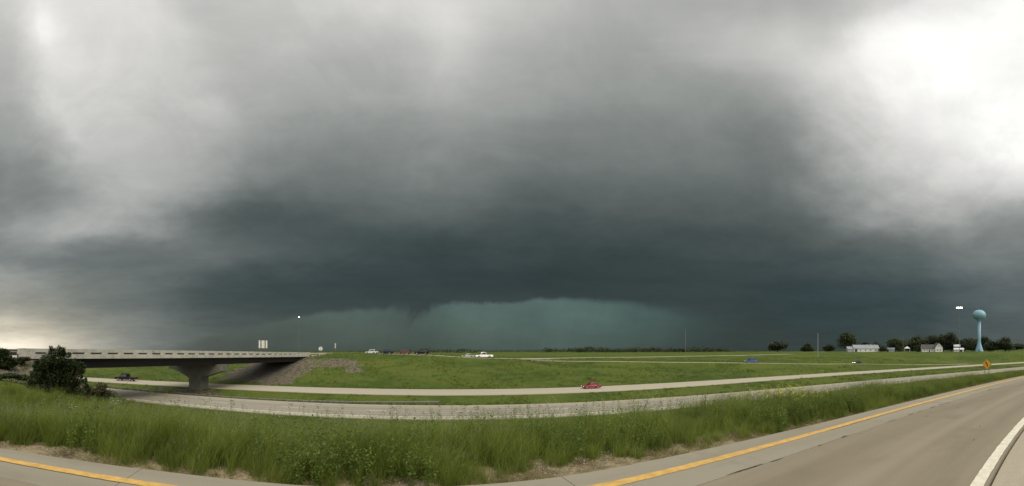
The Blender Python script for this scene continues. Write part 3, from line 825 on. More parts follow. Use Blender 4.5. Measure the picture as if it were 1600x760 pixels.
M['grass'] = leaf_mat('tall_grass', (0.058, 0.095, 0.014), (0.290, 0.345, 0.062), 0.5, pos_scale=0.9)
M['weed'] = leaf_mat('weed_leaf', (0.055, 0.098, 0.018), (0.20, 0.265, 0.052), 0.45, pos_scale=1.2)
M['seed'] = leaf_mat('seed_head', (0.13, 0.145, 0.06), (0.24, 0.26, 0.12), 0.3)
M['flower'] = mat('yellow_flower', (0.42, 0.42, 0.06), 0.7)
M['wflower'] = mat('white_flower', (0.42, 0.45, 0.3), 0.7)
M['dry'] = leaf_mat('dry_grass', (0.17, 0.13, 0.055), (0.34, 0.28, 0.14), 0.3)
M['tuft'] = leaf_mat('meadow_tuft', (0.065, 0.095, 0.015), (0.15, 0.185, 0.034), 0.35, pos_scale=0.05)
WIND = 0.35
tall = []
for v in range(5):
    f = Fol()
    for k in range(70):
        r = abs(random.gauss(0, 0.16)); a = random.uniform(0, 2 * PI)
        h = random.uniform(0.30, 0.72)
        f.blade(r * math.cos(a), r * math.sin(a), h, random.uniform(0.08, 0.5), WIND + random.gauss(0, 1.2), random.uniform(0.006, 0.012), random.uniform(0, 1), 4, droop=random.uniform(0, .25))
    for k in range(3):
        a = random.uniform(0, 2 * PI); h = random.uniform(0.5, 0.78)
        px, py = 0.12 * math.cos(a), 0.12 * math.sin(a)
        tip = f.blade(px, py, h, random.uniform(.05, .25), WIND + random.gauss(0, .6), 0.0035, 0.5, 4, mi=1)
        for q in range(10): f.leaf((tip[0] + random.gauss(0, .012) - q * .004, tip[1] + random.gauss(0, .012), tip[2] - q * 0.012), 0.03, random.random(), 1, 0.3)
    tall.append(f.done('tall_grass_clump', [M['grass'], M['seed']]))
weeds = []
for v in range(4):
    f = Fol()
    for st_ in range(random.randint(3, 5)):
        a = random.uniform(0, 2 * PI); r = random.uniform(0, 0.1); h = random.uniform(0.4, 0.75); lean = random.uniform(0.02, 0.2)
        ang = WIND + random.gauss(0, .9); x0, y0 = r * math.cos(a), r * math.sin(a)
        f.blade(x0, y0, h, lean, ang, 0.008, 0.3, 3)
        for q in range(34):
            t = random.uniform(0.15, 1.0)
            f.leaf((x0 + math.cos(ang) * lean * t ** 1.8 + random.gauss(0, .03), y0 + math.sin(ang) * lean * t ** 1.8 + random.gauss(0, .03), h * t), random.uniform(.03, .065), random.random(), 0, .5)
    weeds.append(f.done('leafy_weed', [M['weed']]))
blooms = []
for mm in ('flower', 'wflower', 'seed'):
    f = Fol()
    for st_ in range(4):
        a = random.uniform(0, 2 * PI); r = random.uniform(0, 0.1); h = random.uniform(0.62, 0.86); lean = random.uniform(0.02, 0.16)
        ang = WIND + random.gauss(0, .9); x0, y0 = r * math.cos(a), r * math.sin(a)
        tip = f.blade(x0, y0, h, lean, ang, 0.006, 0.5, 3)
        for q in range(16): 
            t = random.uniform(0.3, .9); f.leaf((x0 + math.cos(ang) * lean * t ** 1.8, y0 + math.sin(ang) * lean * t ** 1.8, h * t), .04, random.random(), 0, .4)
        for q in range(7 if mm == 'wflower' else 16): f.leaf((tip[0] + random.gauss(0, .025), tip[1] + random.gauss(0, .025), tip[2] - random.uniform(0, .09)), random.uniform(.012, .024), .5, 1, .9)
    blooms.append(f.done('flowering_weed', [M['weed'], M[mm]]))
tufts = []
for v in range(4):
    f = Fol()
    for k in range(16):
        r = abs(random.gauss(0, 0.3)); a = random.uniform(0, 2 * PI)
        f.blade(r * math.cos(a), r * math.sin(a), random.uniform(0.25, 0.6), random.uniform(0.05, 0.3), random.uniform(0, 2 * PI), random.uniform(0.03, 0.06), random.uniform(0, 1), 2)
    tufts.append(f.done('meadow_tuft', [M['tuft']]))
dry = []
for v in range(2):
    f = Fol()
    for k in range(26):
        r = abs(random.gauss(0, 0.07)); a = random.uniform(0, 2 * PI)
        f.blade(r * math.cos(a), r * math.sin(a), random.uniform(0.03, 0.13), random.uniform(0.04, 0.16), random.uniform(0, 2 * PI), 0.005, random.uniform(0, 1), 2, mi=0 if random.random() < .6 else 1)
    dry.append(f.done('dry_tuft', [M['dry'], M['grass']]))

# positions beside the ramp: s along the yellow line, o metres beyond it
NY = normals2(YEL)
def roadside(n, o_lo, o_hi, xlo=-30, xhi=75, power=1.0):
    m = (YEL[:, 0] > xlo) & (YEL[:, 0] < xhi); idx = np.where(m)[0]
    j = rng.choice(idx, n); fr = rng.random(n)
    base = YEL[j, :2] + (YEL[np.minimum(j + 1, len(YEL) - 1), :2] - YEL[j, :2]) * fr[:, None]
    o = o_lo + (o_hi - o_lo) * rng.random(n) ** power
    return base + NY[j] * o[:, None], o
def gedge(XY):     # where the tall grass begins, metres beyond the yellow line
    x = XY[:, 0]
    e = np.interp(x, [-12, -6, -4.5, -3, -1.5, 0, 1.5, 3.8, 5.5, 9, 16, 40], [1.15, 1.15, 0.98, 0.92, 0.74, 0.84, 1.12, 1.05, 0.95, 0.85, 0.95, 1.1])
    return e + np.array([noise.noise(Vector((a * 1.3, b * 1.3, 0))) for a, b in XY]) * 0.22 + np.array([noise.noise(Vector((a * 5, b * 5, 4))) for a, b in XY]) * 0.08
def place(XY, zoff=-0.02): return np.column_stack([XY, height(XY) + zoff])
def hscale(XY):    # sward height changes along the verge
    return np.interp(XY[:, 0], [-20, -8, -4, -1, 2, 6, 12, 25, 45], [1.25, 1.2, 1.08, 1.0, .97, 0.96, 0.84, .56, 0.48])

XYn, o = roadside(12000, 0.75, 6.5, -24, 34, 1.3)
k_ = o > gedge(XYn); XYn = XYn[k_]
XYr, o2 = roadside(3600, 0.9, 9, 20, 75, 1.2); XYl, o3 = roadside(13000, 6.0, 37, -30, 62, 1.2); XYl = XYl[(roaddist(XYl) > 1.2) & (XYl[:, 0] > -40) & ~((XYl[:, 0] < -20) & (np.hypot(XYl[:, 0], XYl[:, 1]) > 27))]
XYt = np.vstack([XYn, XYr, XYl])
pt = place(XYt); n = len(pt)
patch = np.array([noise.noise(Vector((a * 0.55, b * 0.55, 7))) for a, b in XYt])
ov = np.concatenate([o[k_] - gedge(XYn), np.full(len(XYr) + len(XYl), 2.0)])
s_h = hscale(XYt) * (0.92 + 0.35 * patch) * rng.uniform(0.8, 1.12, n) * np.clip(0.5 + ov * 0.75, 0.45, 1.0)
dist = np.hypot(XYt[:, 0], XYt[:, 1])
s_h *= np.where(dist > 12, 1.12, 1)
rot = np.column_stack([rng.normal(0, .08, n), rng.normal(0, .08, n), rng.normal(0, .7, n)])
gn_scatter('tall_grass', pt, rot, s_h, rng.integers(0, 5, n), tall, 'tall green unmown grass growing along the verge beside the concrete ramp', 'grass')
XYw, o = roadside(4200, 0.75, 4.2, -18, 40, 1.5)
pn = np.array([noise.noise(Vector((a * 0.4, b * 0.4, 21))) for a, b in XYw])
XYw = XYw[(o > gedge(XYw) - .04) & (pn > -0.12)]
n = len(XYw)
gn_scatter('leafy_weeds', place(XYw), np.column_stack([np.zeros((n, 2)), rng.uniform(-3, 3, n)]), hscale(XYw) * rng.uniform(.6, 1.1, n), rng.integers(0, 4, n), weeds,
           'small leaved green weeds mixed into the tall verge grass', 'weeds')
XYa, o = roadside(300, 1.1, 5.0, 5.5, 10); pa = np.array([noise.noise(Vector((a * 0.6, b * 0.6, 2))) for a, b in XYa]); XYa = XYa[pa > 0.12]
XYb, o = roadside(45, 1.0, 4.0, -14, 20)
XYc, o = roadside(300, 2.2, 5.5, -16, 6)
ia = np.zeros(len(XYa), int); ib = np.ones(len(XYb), int); ic = np.full(len(XYc), 2)
XYb = np.vstack([XYa, XYb, XYc]); n = len(XYb)
gn_scatter('flowering_weeds', place(XYb), np.column_stack([np.zeros((n, 2)), rng.uniform(-3, 3, n)]), hscale(XYb) * rng.uniform(.85, 1.2, n), np.concatenate([ia, ib, ic]), blooms,
           'verge weeds carrying small yellow and white flowers and pale seed heads', 'weeds')
# gravel and dry grass between pavement and verge
stones = []
for v in range(4):
    bm = bmesh.new(); bmesh.ops.create_icosphere(bm, subdivisions=1, radius=1.0)
    for q in bm.verts: q.co *= random.uniform(.6, 1.1); q.co.z *= .6
    me = bpy.data.meshes.new('pebble'); bm.to_mesh(me); bm.free(); me.materials.append(M['rock']); stones.append(bpy.data.objects.new('pebble', me))
XYg, o = roadside(17000, 0.56, 1.55, -16, 12, 1.4)
nn = np.array([noise.noise(Vector((a * 1.1, b * 1.1, 31))) for a, b in XYg])
k_ = (nn > -0.15) | (rng.random(len(XYg)) < .3); XYg = XYg[k_]; n = len(XYg)
pg = place(XYg, 0.0)
gn_scatter('roadside_gravel', pg, rng.uniform(-3, 3, (n, 3)), rng.uniform(0.004, 0.014, n) * rng.choice([1, 1, 1.0, 1.7], n), rng.integers(0, 4, n), stones,
           'loose tan gravel along the outer edge of the concrete ramp', 'gravel')
XYd, o = roadside(2200, 0.62, 1.35, -14, 30, 1.0); nn = np.array([noise.noise(Vector((a * .8, b * .8, 41))) for a, b in XYd])
XYd = XYd[(nn > 0.02) | (XYd[:, 0] > 3)]; n = len(XYd)
gn_scatter('dry_grass', place(XYd, 0), np.column_stack([np.zeros((n, 2)), rng.uniform(-3, 3, n)]), rng.uniform(.6, 1.4, n), rng.integers(0, 2, n), dry,
           'short dry straw coloured grass at the foot of the verge', 'grass')
# meadow tufts on the median, banks and field
cand = np.column_stack([rng.uniform(-130, 230, 120000), rng.uniform(12, 170, 120000)])
d = np.hypot(cand[:, 0], cand[:, 1]); keep = rng.random(len(cand)) < np.clip(60 / d, 0.25, 1) * 0.8
cand = cand[keep]
pn = np.array([noise.noise(Vector((a * 0.09, b * 0.09, 5))) + .5 * noise.noise(Vector((a * 0.4, b * 0.4, 5))) for a, b in cand])
cand = cand[pn > -0.1]
dr = roaddist(cand)
inb = (np.abs(cand[:, 0] + 53) < 9) & (cand[:, 1] > 24) & (cand[:, 1] < 122)
cand = cand[(dr > 0.9) & ~inb]
n = len(cand)
gn_scatter('meadow_grass', place(cand, -0.03), np.column_stack([np.zeros((n, 2)), rng.uniform(-3, 3, n)]), rng.uniform(.35, 1.0, n) * np.where(rng.random(n) < .012, 1.8, 1.0), rng.integers(0, 4, n), tufts,
           'rough green grass tufts on the median, the banks and the field beyond the highway', 'grass')
M['rubble'] = mat('broken_rock', (0.20, 0.175, 0.135), 0.95, var=0.35, vscale=1.5)
rub = []
for q_ in stones:
    me = q_.data.copy(); me.materials[0] = M['rubble']; rub.append(bpy.data.objects.new('rock', me))
# rubble on the two abutment slopes
XYs = np.vstack([np.column_stack([rng.normal(-42, 3.6, 600), rng.normal(106, 6, 600)]), np.column_stack([rng.normal(-34, 2.5, 200), rng.normal(108, 3, 200)]), np.column_stack([rng.normal(-42, 3, 300), rng.normal(23, 3.5, 300)])])
XYs = XYs[roaddist(XYs) > .6]; n = len(XYs)
gn_scatter('abutment_rubble', place(XYs, -0.03), rng.uniform(-3, 3, (n, 3)), rng.uniform(0.05, 0.22, n), rng.integers(0, 4, n), rub,
           'pale broken rock covering the bare slopes at both ends of the overpass', 'rubble')

# ------------------------------------------------------------------ overpass bridge
BX0, BX1, BY0, BY1 = -59.5, -46.5, 26.7, 121.6
def deckz(y): return 0.67 + (y - BY0) / (BY1 - BY0) * (-0.10 - 0.67)
bridge = empty('overpass_bridge', (-53, 74, 0), 0, 'long pale concrete overpass with open rail parapet crossing both carriageways', 'bridge')
def bpart(name, bm, m, parent=bridge, smooth=False):
    if isinstance(bm, bmesh.types.BMesh):
        for v in bm.verts: v.co -= Vector((-53, 74, 0))
    return meshob(name, bm, m, parent, smooth)
def beam(y0, y1, x0, x1, zb, zt, n=12, f=deckz):
    bm = bmesh.new(); R = []
    for i in range(n + 1):
        y = y0 + (y1 - y0) * i / n; z = f(y)
        R.append([bm.verts.new(c) for c in ((x0, y, z + zb), (x1, y, z + zb), (x1, y, z + zt), (x0, y, z + zt))])
    for a, b in zip(R, R[1:]):
        for k in range(4): bm.faces.new((a[k], a[(k + 1) % 4], b[(k + 1) % 4], b[k]))
    bm.faces.new(R[0]); bm.faces.new(R[-1][::-1])
    return bm
bpart('deck', beam(BY0, BY1, BX0 + .05, BX1 - .05, -0.02, 0.26), M['concrete'])
def topz(y): return deckz(y)
for xx in (-58.2, -55.6, -53.0, -50.4, -47.8):
    bm = beam(BY0 + .3, BY1 - .3, xx - .08, xx + .08, -1.42, -0.03)
    b2 = beam(BY0 + .3, BY1 - .3, xx - .3, xx + .3, -1.50, -1.43)
    me_ = bpy.data.meshes.new('t'); b2.to_mesh(me_); b2.free(); bm.from_mesh(me_); bpy.data.meshes.remove(me_)
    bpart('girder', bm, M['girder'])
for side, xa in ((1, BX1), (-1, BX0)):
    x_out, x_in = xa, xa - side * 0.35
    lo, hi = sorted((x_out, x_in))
    cu = bpart('curb', beam(BY0, BY1, lo, hi, -0.08, 0.56 if side > 0 else 0.83), M['concrete' if side > 0 else 'girder'])  # far curb raised and coloured near-black to stand in for shade behind slots
    ra = bpart('top_rail', beam(BY0, BY1, lo + .04, hi - .04, 0.82, 1.28), M['concrete'])
    pm = None; npst = 29; pitch = (BY1 - BY0) / npst
    for i in range(npst + 1):
        y = min(max(BY0 + i * pitch, BY0 + .5), BY1 - .5)
        if pm is None:
            bm = bmesh.new(); box(bm, (0, 0, 0), (0.27, 1.0, 0.27)); pm = meshob('rail_post', bm, M['concrete'], bridge); po = pm
        else: po = inst(pm, bridge)
        po.location = ((lo + hi) / 2 + 53, y - 74, deckz(y) + 0.69)
    jm = bmesh.new()
    for i in range(npst):
        y = BY0 + (i + .5) * pitch
        if i % 3 == 1: box(jm, ((x_out - side * .001), y, deckz(y) + .2), (0.012, 0.03, 0.60))
    bpart('expansion_joint', jm, M['joint'])['kind'] = 'stuff'
# end posts
for (xx) in (-46.7, -59.3):
    for y in (BY0 - .8, BY1 + .5):
        bm = bmesh.new(); box(bm, (xx, y, deckz(y) + 0.55), (0.42, 1.6 if y < 50 else 1.0, 1.5), 0.04); bpart('end_block', bm, M['concrete'])
# hammerhead pier, seen between the carriageways
ptop = deckz(71.5) - 1.50
bm = bmesh.new()
cap = [(-60.4, ptop), (-46.0, ptop), (-46.0, ptop - 1.35), (-51.1, ptop - 2.75), (-51.1, -9), (-54.5, -9), (-54.5, ptop - 3.0), (-55.6, ptop - 2.5), (-57.2, ptop - 1.75), (-59.0, ptop - 1.3), (-60.4, ptop - 1.1)]
A, B = prism(bm, cap, 70.4, 72.9)
bmesh.ops.bevel(bm, geom=[e for e in bm.edges if abs(e.verts[0].co.y - e.verts[1].co.y) < 1e-4 and e.calc_length() > 0.5], offset=0.06, segments=1, affect='EDGES')
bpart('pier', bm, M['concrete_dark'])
for xx in (-58.2, -55.6, -53.0, -50.4, -47.8):
    bm = bmesh.new(); box(bm, (xx, 71.6, ptop + 0.0), (0.55, 0.6, 0.12)); bpart('bearing', bm, M['trim'])
# abutments
for y, d in ((BY0 - .2, -1), (BY1 + .2, 1)):
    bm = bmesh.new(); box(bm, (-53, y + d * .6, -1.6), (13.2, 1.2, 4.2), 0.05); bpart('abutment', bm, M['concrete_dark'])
    bm = bmesh.new(); prism(bm, [(y * 1.0, -2.5), (y, deckz(y) + .15), (y + d * 5.5, deckz(y) - .35), (y + d * 5.5, -2.5)], -46.35, -46.75)
    for v in bm.verts: v.co = Vector((v.co.y, v.co.x, v.co.z))
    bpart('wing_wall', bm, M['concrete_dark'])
# slope paving under the spans
def slope_sheet(name, y_top, y_bot, z_top, z_bot):
    V, Fc = [], []; nyy, nxx = 14, 14
    for i in range(nyy + 1):
        for j in range(nxx + 1):
            t = i / nyy; y = y_top + (y_bot - y_top) * t; x = -60.5 + 14.5 * j / nxx
            V.append((x + 53, y - 74, max(z_top + (z_bot - z_top) * t, ground_z(x, y) + .06) + random.uniform(-.04, .04)))
    for i in range(nyy):
        for j in range(nxx): a = i * (nxx + 1) + j; Fc.append((a, a + 1, a + nxx + 2, a + nxx + 1))
    return meshob(name, (V, Fc), M['slope'], bridge)
slope_sheet('slope_paving', 120.6, 90, -1.9, -6.4)
slope_sheet('slope_paving', 28, 44, -1.2, -6.5)

# ------------------------------------------------------------------ guardrails
def guardrail(name, pts, label, post_gap=1.9, hh=0.72, postmat='wood_post', group='steel guardrails'):
    Q = smooth([(x, y, 0) for x, y in pts], 0.5); L = arclen(Q); Zg = height(Q[:, :2]); 
    # rails ride on a smoothed ground line
    kz = np.convolve(np.pad(Zg, 6, 'edge'), np.ones(13) / 13, 'valid')
    root = empty(name, (Q[0, 0], Q[0, 1], kz[0]), 0, label, 'guardrail', group)
    o0 = Vector(root.location)
    N = normals2(Q); bm = bmesh.new(); R = []
    prof = [(0.0, .12), (-.07, .19), (0, .26), (-.07, .33), (0, .42), (0.02, .42), (-.05, .33), (0.02, .26), (-.05, .19), (.02, .12)]
    for i in range(0, len(Q), 3):
        R.append([bm.verts.new(Vector((Q[i, 0] + N[i, 0] * a, Q[i, 1] + N[i, 1] * a, kz[i] + hh - .45 + b)) - o0) for a, b in prof])
    for a, b in zip(R, R[1:]):
        for k in range(len(prof)): bm.faces.new((a[k], a[(k + 1) % len(prof)], b[(k + 1) % len(prof)], b[k]))
    meshob('rail', bm, M['galv_dark'], root)
    src = None
    for s in np.arange(0.4, L[-1], post_gap):
        i = int(np.searchsorted(L, s)); i = min(i, len(Q) - 1)
        if src is None:
            bm = bmesh.new(); box(bm, (0, 0, 0.1), (0.15, 0.2, 1.3)); src = meshob('post', bm, M[postmat], root); p_ = src
        else: p_ = inst(src, root)
        p_.location = Vector((Q[i, 0] + N[i, 0] * .13, Q[i, 1] + N[i, 1] * .13, kz[i])) - o0
    return root
guardrail('guardrail', [(-72, 60.5), (-55, 61.2), (-35, 62.4), (-15, 63.2), (-3, 62.6)], 'long grey guardrail in the grass median in front of the bridge pier')
guardrail('guardrail', [(-46.7, 25.6), (-46.7, 12)], 'short guardrail on dark posts at the left end of the bridge parapet', 1.0, 1.35)
guardrail('guardrail', [(-46.7, 123.2), (-45.5, 128)], 'short stub of guardrail past the right end of the bridge parapet', 1.9, .8)

# ------------------------------------------------------------------ vehicles
def wheel_parts(root, x, y, r, wd, cache):
    if r not in cache:
        bm = bmesh.new(); cyl(bm, (0, -wd / 2, 0), (0, wd / 2, 0), r, n=18)
        bmesh.ops.bevel(bm, geom=[e for e in bm.edges if abs(e.verts[0].co.y - e.verts[1].co.y) < 1e-5], offset=r * .1, segments=1, affect='EDGES')
        t = meshob('wheel', bm, M['tyre'], root)
        bm = bmesh.new(); cyl(bm, (0, -wd / 2 - .015, 0), (0, wd / 2 + .015, 0), r * .62, n=14)
        c = meshob('rim', bm, M['rim'], t); cache[r] = (t, c)
    else:
        t = inst(cache[r][0], root); c = inst(cache[r][1], t)
    t.location = (x, y, r)

def arch(cx, r, z0, n=8):
    return [(cx + r * math.cos(PI - PI * k / n), max(z0, r * math.sin(PI * k / n) * 1.0 + 0.33 * 0)) for k in range(n + 1)]

def vehicle(name, label, cat, loc, rz, L, W, H, kind, paint, lamps='lamp_on', rough=0.3, group=None, cabin_col=None):
    """front points to -x"""
    root = empty(name, loc, rz, label, cat, group)
    pm = mat(name + '_paint', paint, rough, spec=0.5 if max(paint) > .1 else 0.12)
    wr = 0.33 if kind in ('sedan', 'sport') else 0.39
    zb = 0.22 if kind in ('sedan', 'sport') else 0.36
    hl = L / 2
    fw, rw = -hl + L * 0.185, hl - L * (0.2 if kind != 'pickup' else 0.215)
    ar = wr * 1.16
    belt = H * (0.58 if kind in ('sedan', 'sport') else 0.56)
    hood = H * (0.52 if kind != 'sport' else 0.48)
    def arc(cx): return [(cx + ar * math.cos(PI * k / 8), max(zb, wr + ar * math.sin(PI * k / 8) * 0.98)) for k in range(9)]   # right to left
    bot = [(hl - .08, zb + .05), (rw + ar, zb)] + arc(rw)[1:-1] + [(rw - ar, zb), (fw + ar, zb)] + arc(fw)[1:-1] + [(fw - ar, zb), (-hl + .06, zb + .06)]
    front = [(-hl, zb + .25), (-hl + .03, hood * .82), (-hl + .22, hood * .95)]
    if kind == 'sedan': c0, c1, c2, c3 = -hl + L * .27, -hl + L * .40, hl - L * .30, hl - L * .12
    elif kind == 'sport': c0, c1, c2, c3 = -hl + L * .33, -hl + L * .47, hl - L * .34, hl - L * .06
    elif kind == 'suv': c0, c1, c2, c3 = -hl + L * .24, -hl + L * .35, hl - L * .09, hl - L * .02
    else: c0, c1, c2, c3 = -hl + L * .25, -hl + L * .335, hl - L * .415, hl - L * .385
    if kind == 'pickup':
        up = [(c0, hood), (c0 + .1, belt), (c3, belt), (c3 + .02, belt * .99), (hl - .05, belt * .99), (hl, belt * .93), (hl, zb + .3)]
    else:
        up = [(c0, hood), (c0 + .12, belt), (c3 - .1, belt), (hl - .1, belt * (.97 if kind != 'sport' else .98)), (hl, belt * .86), (hl, zb + .3)]
    poly = front + up + bot
    bm = bmesh.new(); prism(bm, poly, -W / 2, W / 2)
    for v in bm.verts:          # plan taper at the ends and tumblehome
        x = v.co.x; k = max(0, (abs(x) - hl * .72) / (hl * .28))
        v.co.y *= 1 - .10 * k * k
        if v.co.z > belt * .8: v.co.y *= .955
    meshob('body', bm, pm, root)
    # roof and pillars
    zr = H
    rf = [(c0, belt - .02), (c1, zr - .06), (c1 + .2, zr), (c2 - .15, zr), (c2, zr - .05), (c3, belt - .02)]
    bm = bmesh.new(); A, B = prism(bm, rf, -W / 2 * .93, W / 2 * .93)
    for v in bm.verts:
        if v.co.z > belt: v.co.y *= .80
    meshob('cabin', bm, pm, root)
    # glass: proud panels
    def pane(nm, pts):
        b = bmesh.new(); vs = [b.verts.new(p) for p in pts]; f = b.faces.new(vs)
        ex = bmesh.ops.solidify(b, geom=[f], thickness=0.012) if False else None
        meshob(nm, b, M['glass'], root)
    def ysd(z, s): 
        t = (z - belt + .02) / (zr - .06 - belt + .02); t = max(0, min(1, t)); return s * (W / 2 * .93 * (1 - .20 * t) + .006 + .0 * t)
    zlo, zhi = belt + .05, zr - .14
    tl = (zlo - belt) / (zr - belt); th = (zhi - belt) / (zr - belt)
    xf = lambda t: c0 + (c1 - c0) * t; xr = lambda t: c3 + (c2 - c3) * t
    nwin = 2 if kind != 'pickup' or L > 6.2 else 1
    for s in (-1, 1):
        a0, a1 = xf(tl) + .14, xr(tl) - .14; b0, b1 = xf(th) + .14, xr(th) - .12
        if b1 - b0 < .3: b1 = b0 + .3
        for k in range(nwin):
            u0, u1 = k / nwin, (k + 1) / nwin
            g0 = .035 if k else 0; g1 = .035 if k < nwin - 1 else 0
            pane('side_window', [(a0 + (a1 - a0) * u0 + g0, ysd(zlo, s), zlo), (a0 + (a1 - a0) * u1 - g1, ysd(zlo, s), zlo), (b0 + (b1 - b0) * u1 - g1, ysd(zhi, s), zhi), (b0 + (b1 - b0) * u0 + g0, ysd(zhi, s), zhi)])
    pane('windscreen', [(xf(tl) - .02, -W * .42, zlo), (xf(tl) - .02, W * .42, zlo), (xf(th) - .02, W * .35, zhi), (xf(th) - .02, -W * .35, zhi)])
    pane('rear_window', [(xr(tl) + .02, W * .40, zlo), (xr(tl) + .02, -W * .40, zlo), (xr(th) + .02, -W * .34, zhi), (xr(th) + .02, W * .34, zhi)])
    if kind == 'pickup':
        bm = bmesh.new(); box(bm, ((c3 + hl) / 2 + .0, 0, belt * .99 + .004), (hl - c3 - .3, W * .78, .01)); meshob('cargo_bed', bm, M['trim'], root)
    for s in (-1, 1):
        bm = bmesh.new(); box(bm, (-hl + .05, s * W * .34, hood * .80), (.10, W * .13, .11), .02); meshob('headlight', bm, M[lamps], root)
        bm = bmesh.new(); box(bm, (hl - .04, s * W * .37, belt * .80), (.1, W * .14, .2), .02); meshob('tail_light', bm, M['tail'], root)
        bm = bmesh.new(); box(bm, (c0 + .35, s * (W / 2 + .07), belt + .06), (.12, .16, .12), .02); meshob('side_mirror', bm, pm, root)
    for x in (-hl + .02, hl - .02):
        bm = bmesh.new(); box(bm, (x, 0, zb + .14), (.14, W * .88, .16), .03); meshob('bumper', bm, M['trim'] if kind != 'pickup' else M['galv'], root)
    ca = {}
    for x in (fw, rw):
        for s in (-1, 1): wheel_parts(root, x, s * (W / 2 - .12), wr, .22, ca)
    return root

def on_road(Q, x_px, off=0.0, left=True):
    """the point of road Q seen at image column x_px, and the heading with the front towards -x (left)"""
    a = (x_px - XC) / F
    j = np.argmin(np.abs(np.arctan2(Q[:, 0], Q[:, 1]) - a) + (Q[:, 1] < 0) * 9)
    T = Q[min(j + 1, len(Q) - 1)] - Q[max(j - 1, 0)]; N = normals2(Q)[j]
    p = Vector((Q[j, 0] + N[0] * off, Q[j, 1] + N[1] * off, Q[j, 2] + .01))
    return p, math.atan2(T[1], T[0])
p, h = on_road(FARf, 192, 1.5)
vehicle('pickup_truck', 'dark maroon crew cab pickup on the far carriageway seen beneath the bridge', 'pickup truck', p, h, 6.5, 2.05, 1.95, 'pickup', (0.014, 0.009, 0.011), 'lamp_off', .6)
p, h = on_road(FARf, 930, 1.6)
vehicle('car', 'bright red low coupe driving left on the far carriageway', 'car', p, h, 4.15, 1.75, 1.36, 'sport', (0.27, 0.008, 0.02), 'lamp_on')
p, h = on_road(RAMP2, 1170)
vehicle('car', 'blue sedan on the narrow ramp across the green field', 'car', p, h, 5.2, 1.85, 1.8, 'sedan', (0.022, 0.065, 0.20), 'lamp_on')
p, h = on_road(RAMP2, 1342)
vehicle('car', 'dark car with bright headlights on the ramp near the white barn', 'car', p, h, 4.8, 1.8, 1.5, 'sedan', (0.03, 0.03, 0.036), 'lamp_bright')
p, h = on_road(RAMP1, 756)
vehicle('pickup_truck', 'white pickup with open bed at the crest of the exit ramp', 'pickup truck', p, h, 6.1, 2.0, 2.0, 'pickup', (0.78, 0.78, 0.74), 'lamp_off')
p, h = on_road(RAMP1, 582, -.6)
p.z = ground_z(p.x, p.y) + .12
vehicle('car', 'white car with amber tail lamps, leftmost in the queue on the ramp crest', 'car', p, h, 4.7, 1.8, 1.55, 'sedan', (0.55, 0.56, 0.5), 'lamp_on')
p, h = on_road(RAMP1, 603, -.6)
vehicle('car', 'dark navy sedan between the white car and the dark red car on the ramp', 'car', p, h, 4.4, 1.8, 1.55, 'sedan', (0.018, 0.02, 0.03), 'lamp_off')
p, h = on_road(RAMP1, 629, -.6)
vehicle('car', 'dark red wagon with its headlights on in the ramp queue', 'car', p, h, 5.0, 1.85, 1.6, 'suv', (0.12, 0.018, 0.02), 'lamp_on')
p, h = on_road(RAMP1, 656, -.6)
vehicle('car', 'black sport utility car with its headlights on, rightmost in the ramp queue', 'car', p, h, 5.0, 1.9, 1.8, 'suv', (0.012, 0.014, 0.016), 'lamp_on')
p = P(731, 152); p.z = ground_z(p.x, p.y) - .25
vehicle('car', 'pale grey car half hidden behind the crest left of the white pickup', 'car', p, 0.0, 4.6, 1.8, 1.4, 'sedan', (0.42, 0.45, 0.43), 'lamp_on')

# ------------------------------------------------------------------ signs, poles, lights
def signboard(name, x, r, wpx, ytop, ybot, label, m='sign_back', posts=2, back=True, cat='road sign', rnd=False):
    q = P(x, r); gz = ground_z(q.x, q.y); fz = -math.atan2(q.x, q.y)
    root = empty(name, (q.x, q.y, gz), fz, label, cat)
    wd = wpx * r / F; zt = EYE + (HOR - ytop) * r / F - gz; zb = EYE + (HOR - ybot) * r / F - gz
    bm = bmesh.new()
    if rnd: cyl(bm, (0, -.02, (zt + zb) / 2), (0, .02, (zt + zb) / 2), wd / 2, n=8)
    else: box(bm, (0, 0, (zt + zb) / 2), (wd, .05, zt - zb), .01)
    meshob('panel', bm, M[m], root)
    sx = [-wd * .24, wd * .24] if posts == 2 else [0]
    for s in sx:
        bm = bmesh.new(); box(bm, (s, -.1 if back else .1, zt / 2 - .1), (.34 if posts == 2 else .08, .12, zt + .1)); meshob('post', bm, M['wood_post' if posts == 2 else 'galv_dark'], root)
    return root
signboard('road_sign', 411, 150, 13.5, 532.5, 544.5, 'large blank pale sign seen from behind on two dark posts above the bridge rail')
signboard('road_sign', 501, 146, 6.5, 542.5, 548, 'small round grey sign past the right end of the bridge', posts=1, rnd=True)
signboard('road_sign', 524, 150, 1.8, 537, 544.5, 'narrow upright white sign panel on the grass crest', posts=1)
for x, r, yt, lb in ((850, 260, 529, 'thin pale utility pole left of the other centre pole against the green rain'), (1071, 250, 512, 'tall faint utility pole right of centre above the far treeline'),
                     (1278, 270, 521, 'pale utility pole standing alone in the field left of the barn'), (1411, 330, 526, 'thin pale mast beside the small white roofed hut')):
    q = P(x, r); gz = ground_z(q.x, q.y); hh = EYE + (HOR - yt) * r / F - gz
    root = empty('utility_pole', (q.x, q.y, gz), -math.atan2(q.x, q.y), lb, 'utility pole', 'utility poles')
    bm = bmesh.new(); wp = .24 if x == 1278 else .16
    cyl(bm, (0, 0, -.3), (0, 0, hh), wp, wp * .6, 8); meshob('pole', bm, M['galv' if x == 1278 else 'galv_dark'], root)
    if x == 1278:
        bm = bmesh.new(); box(bm, (0, 0, .55), (4.5, 1.5, 1.1), .15); 
        bm.free()
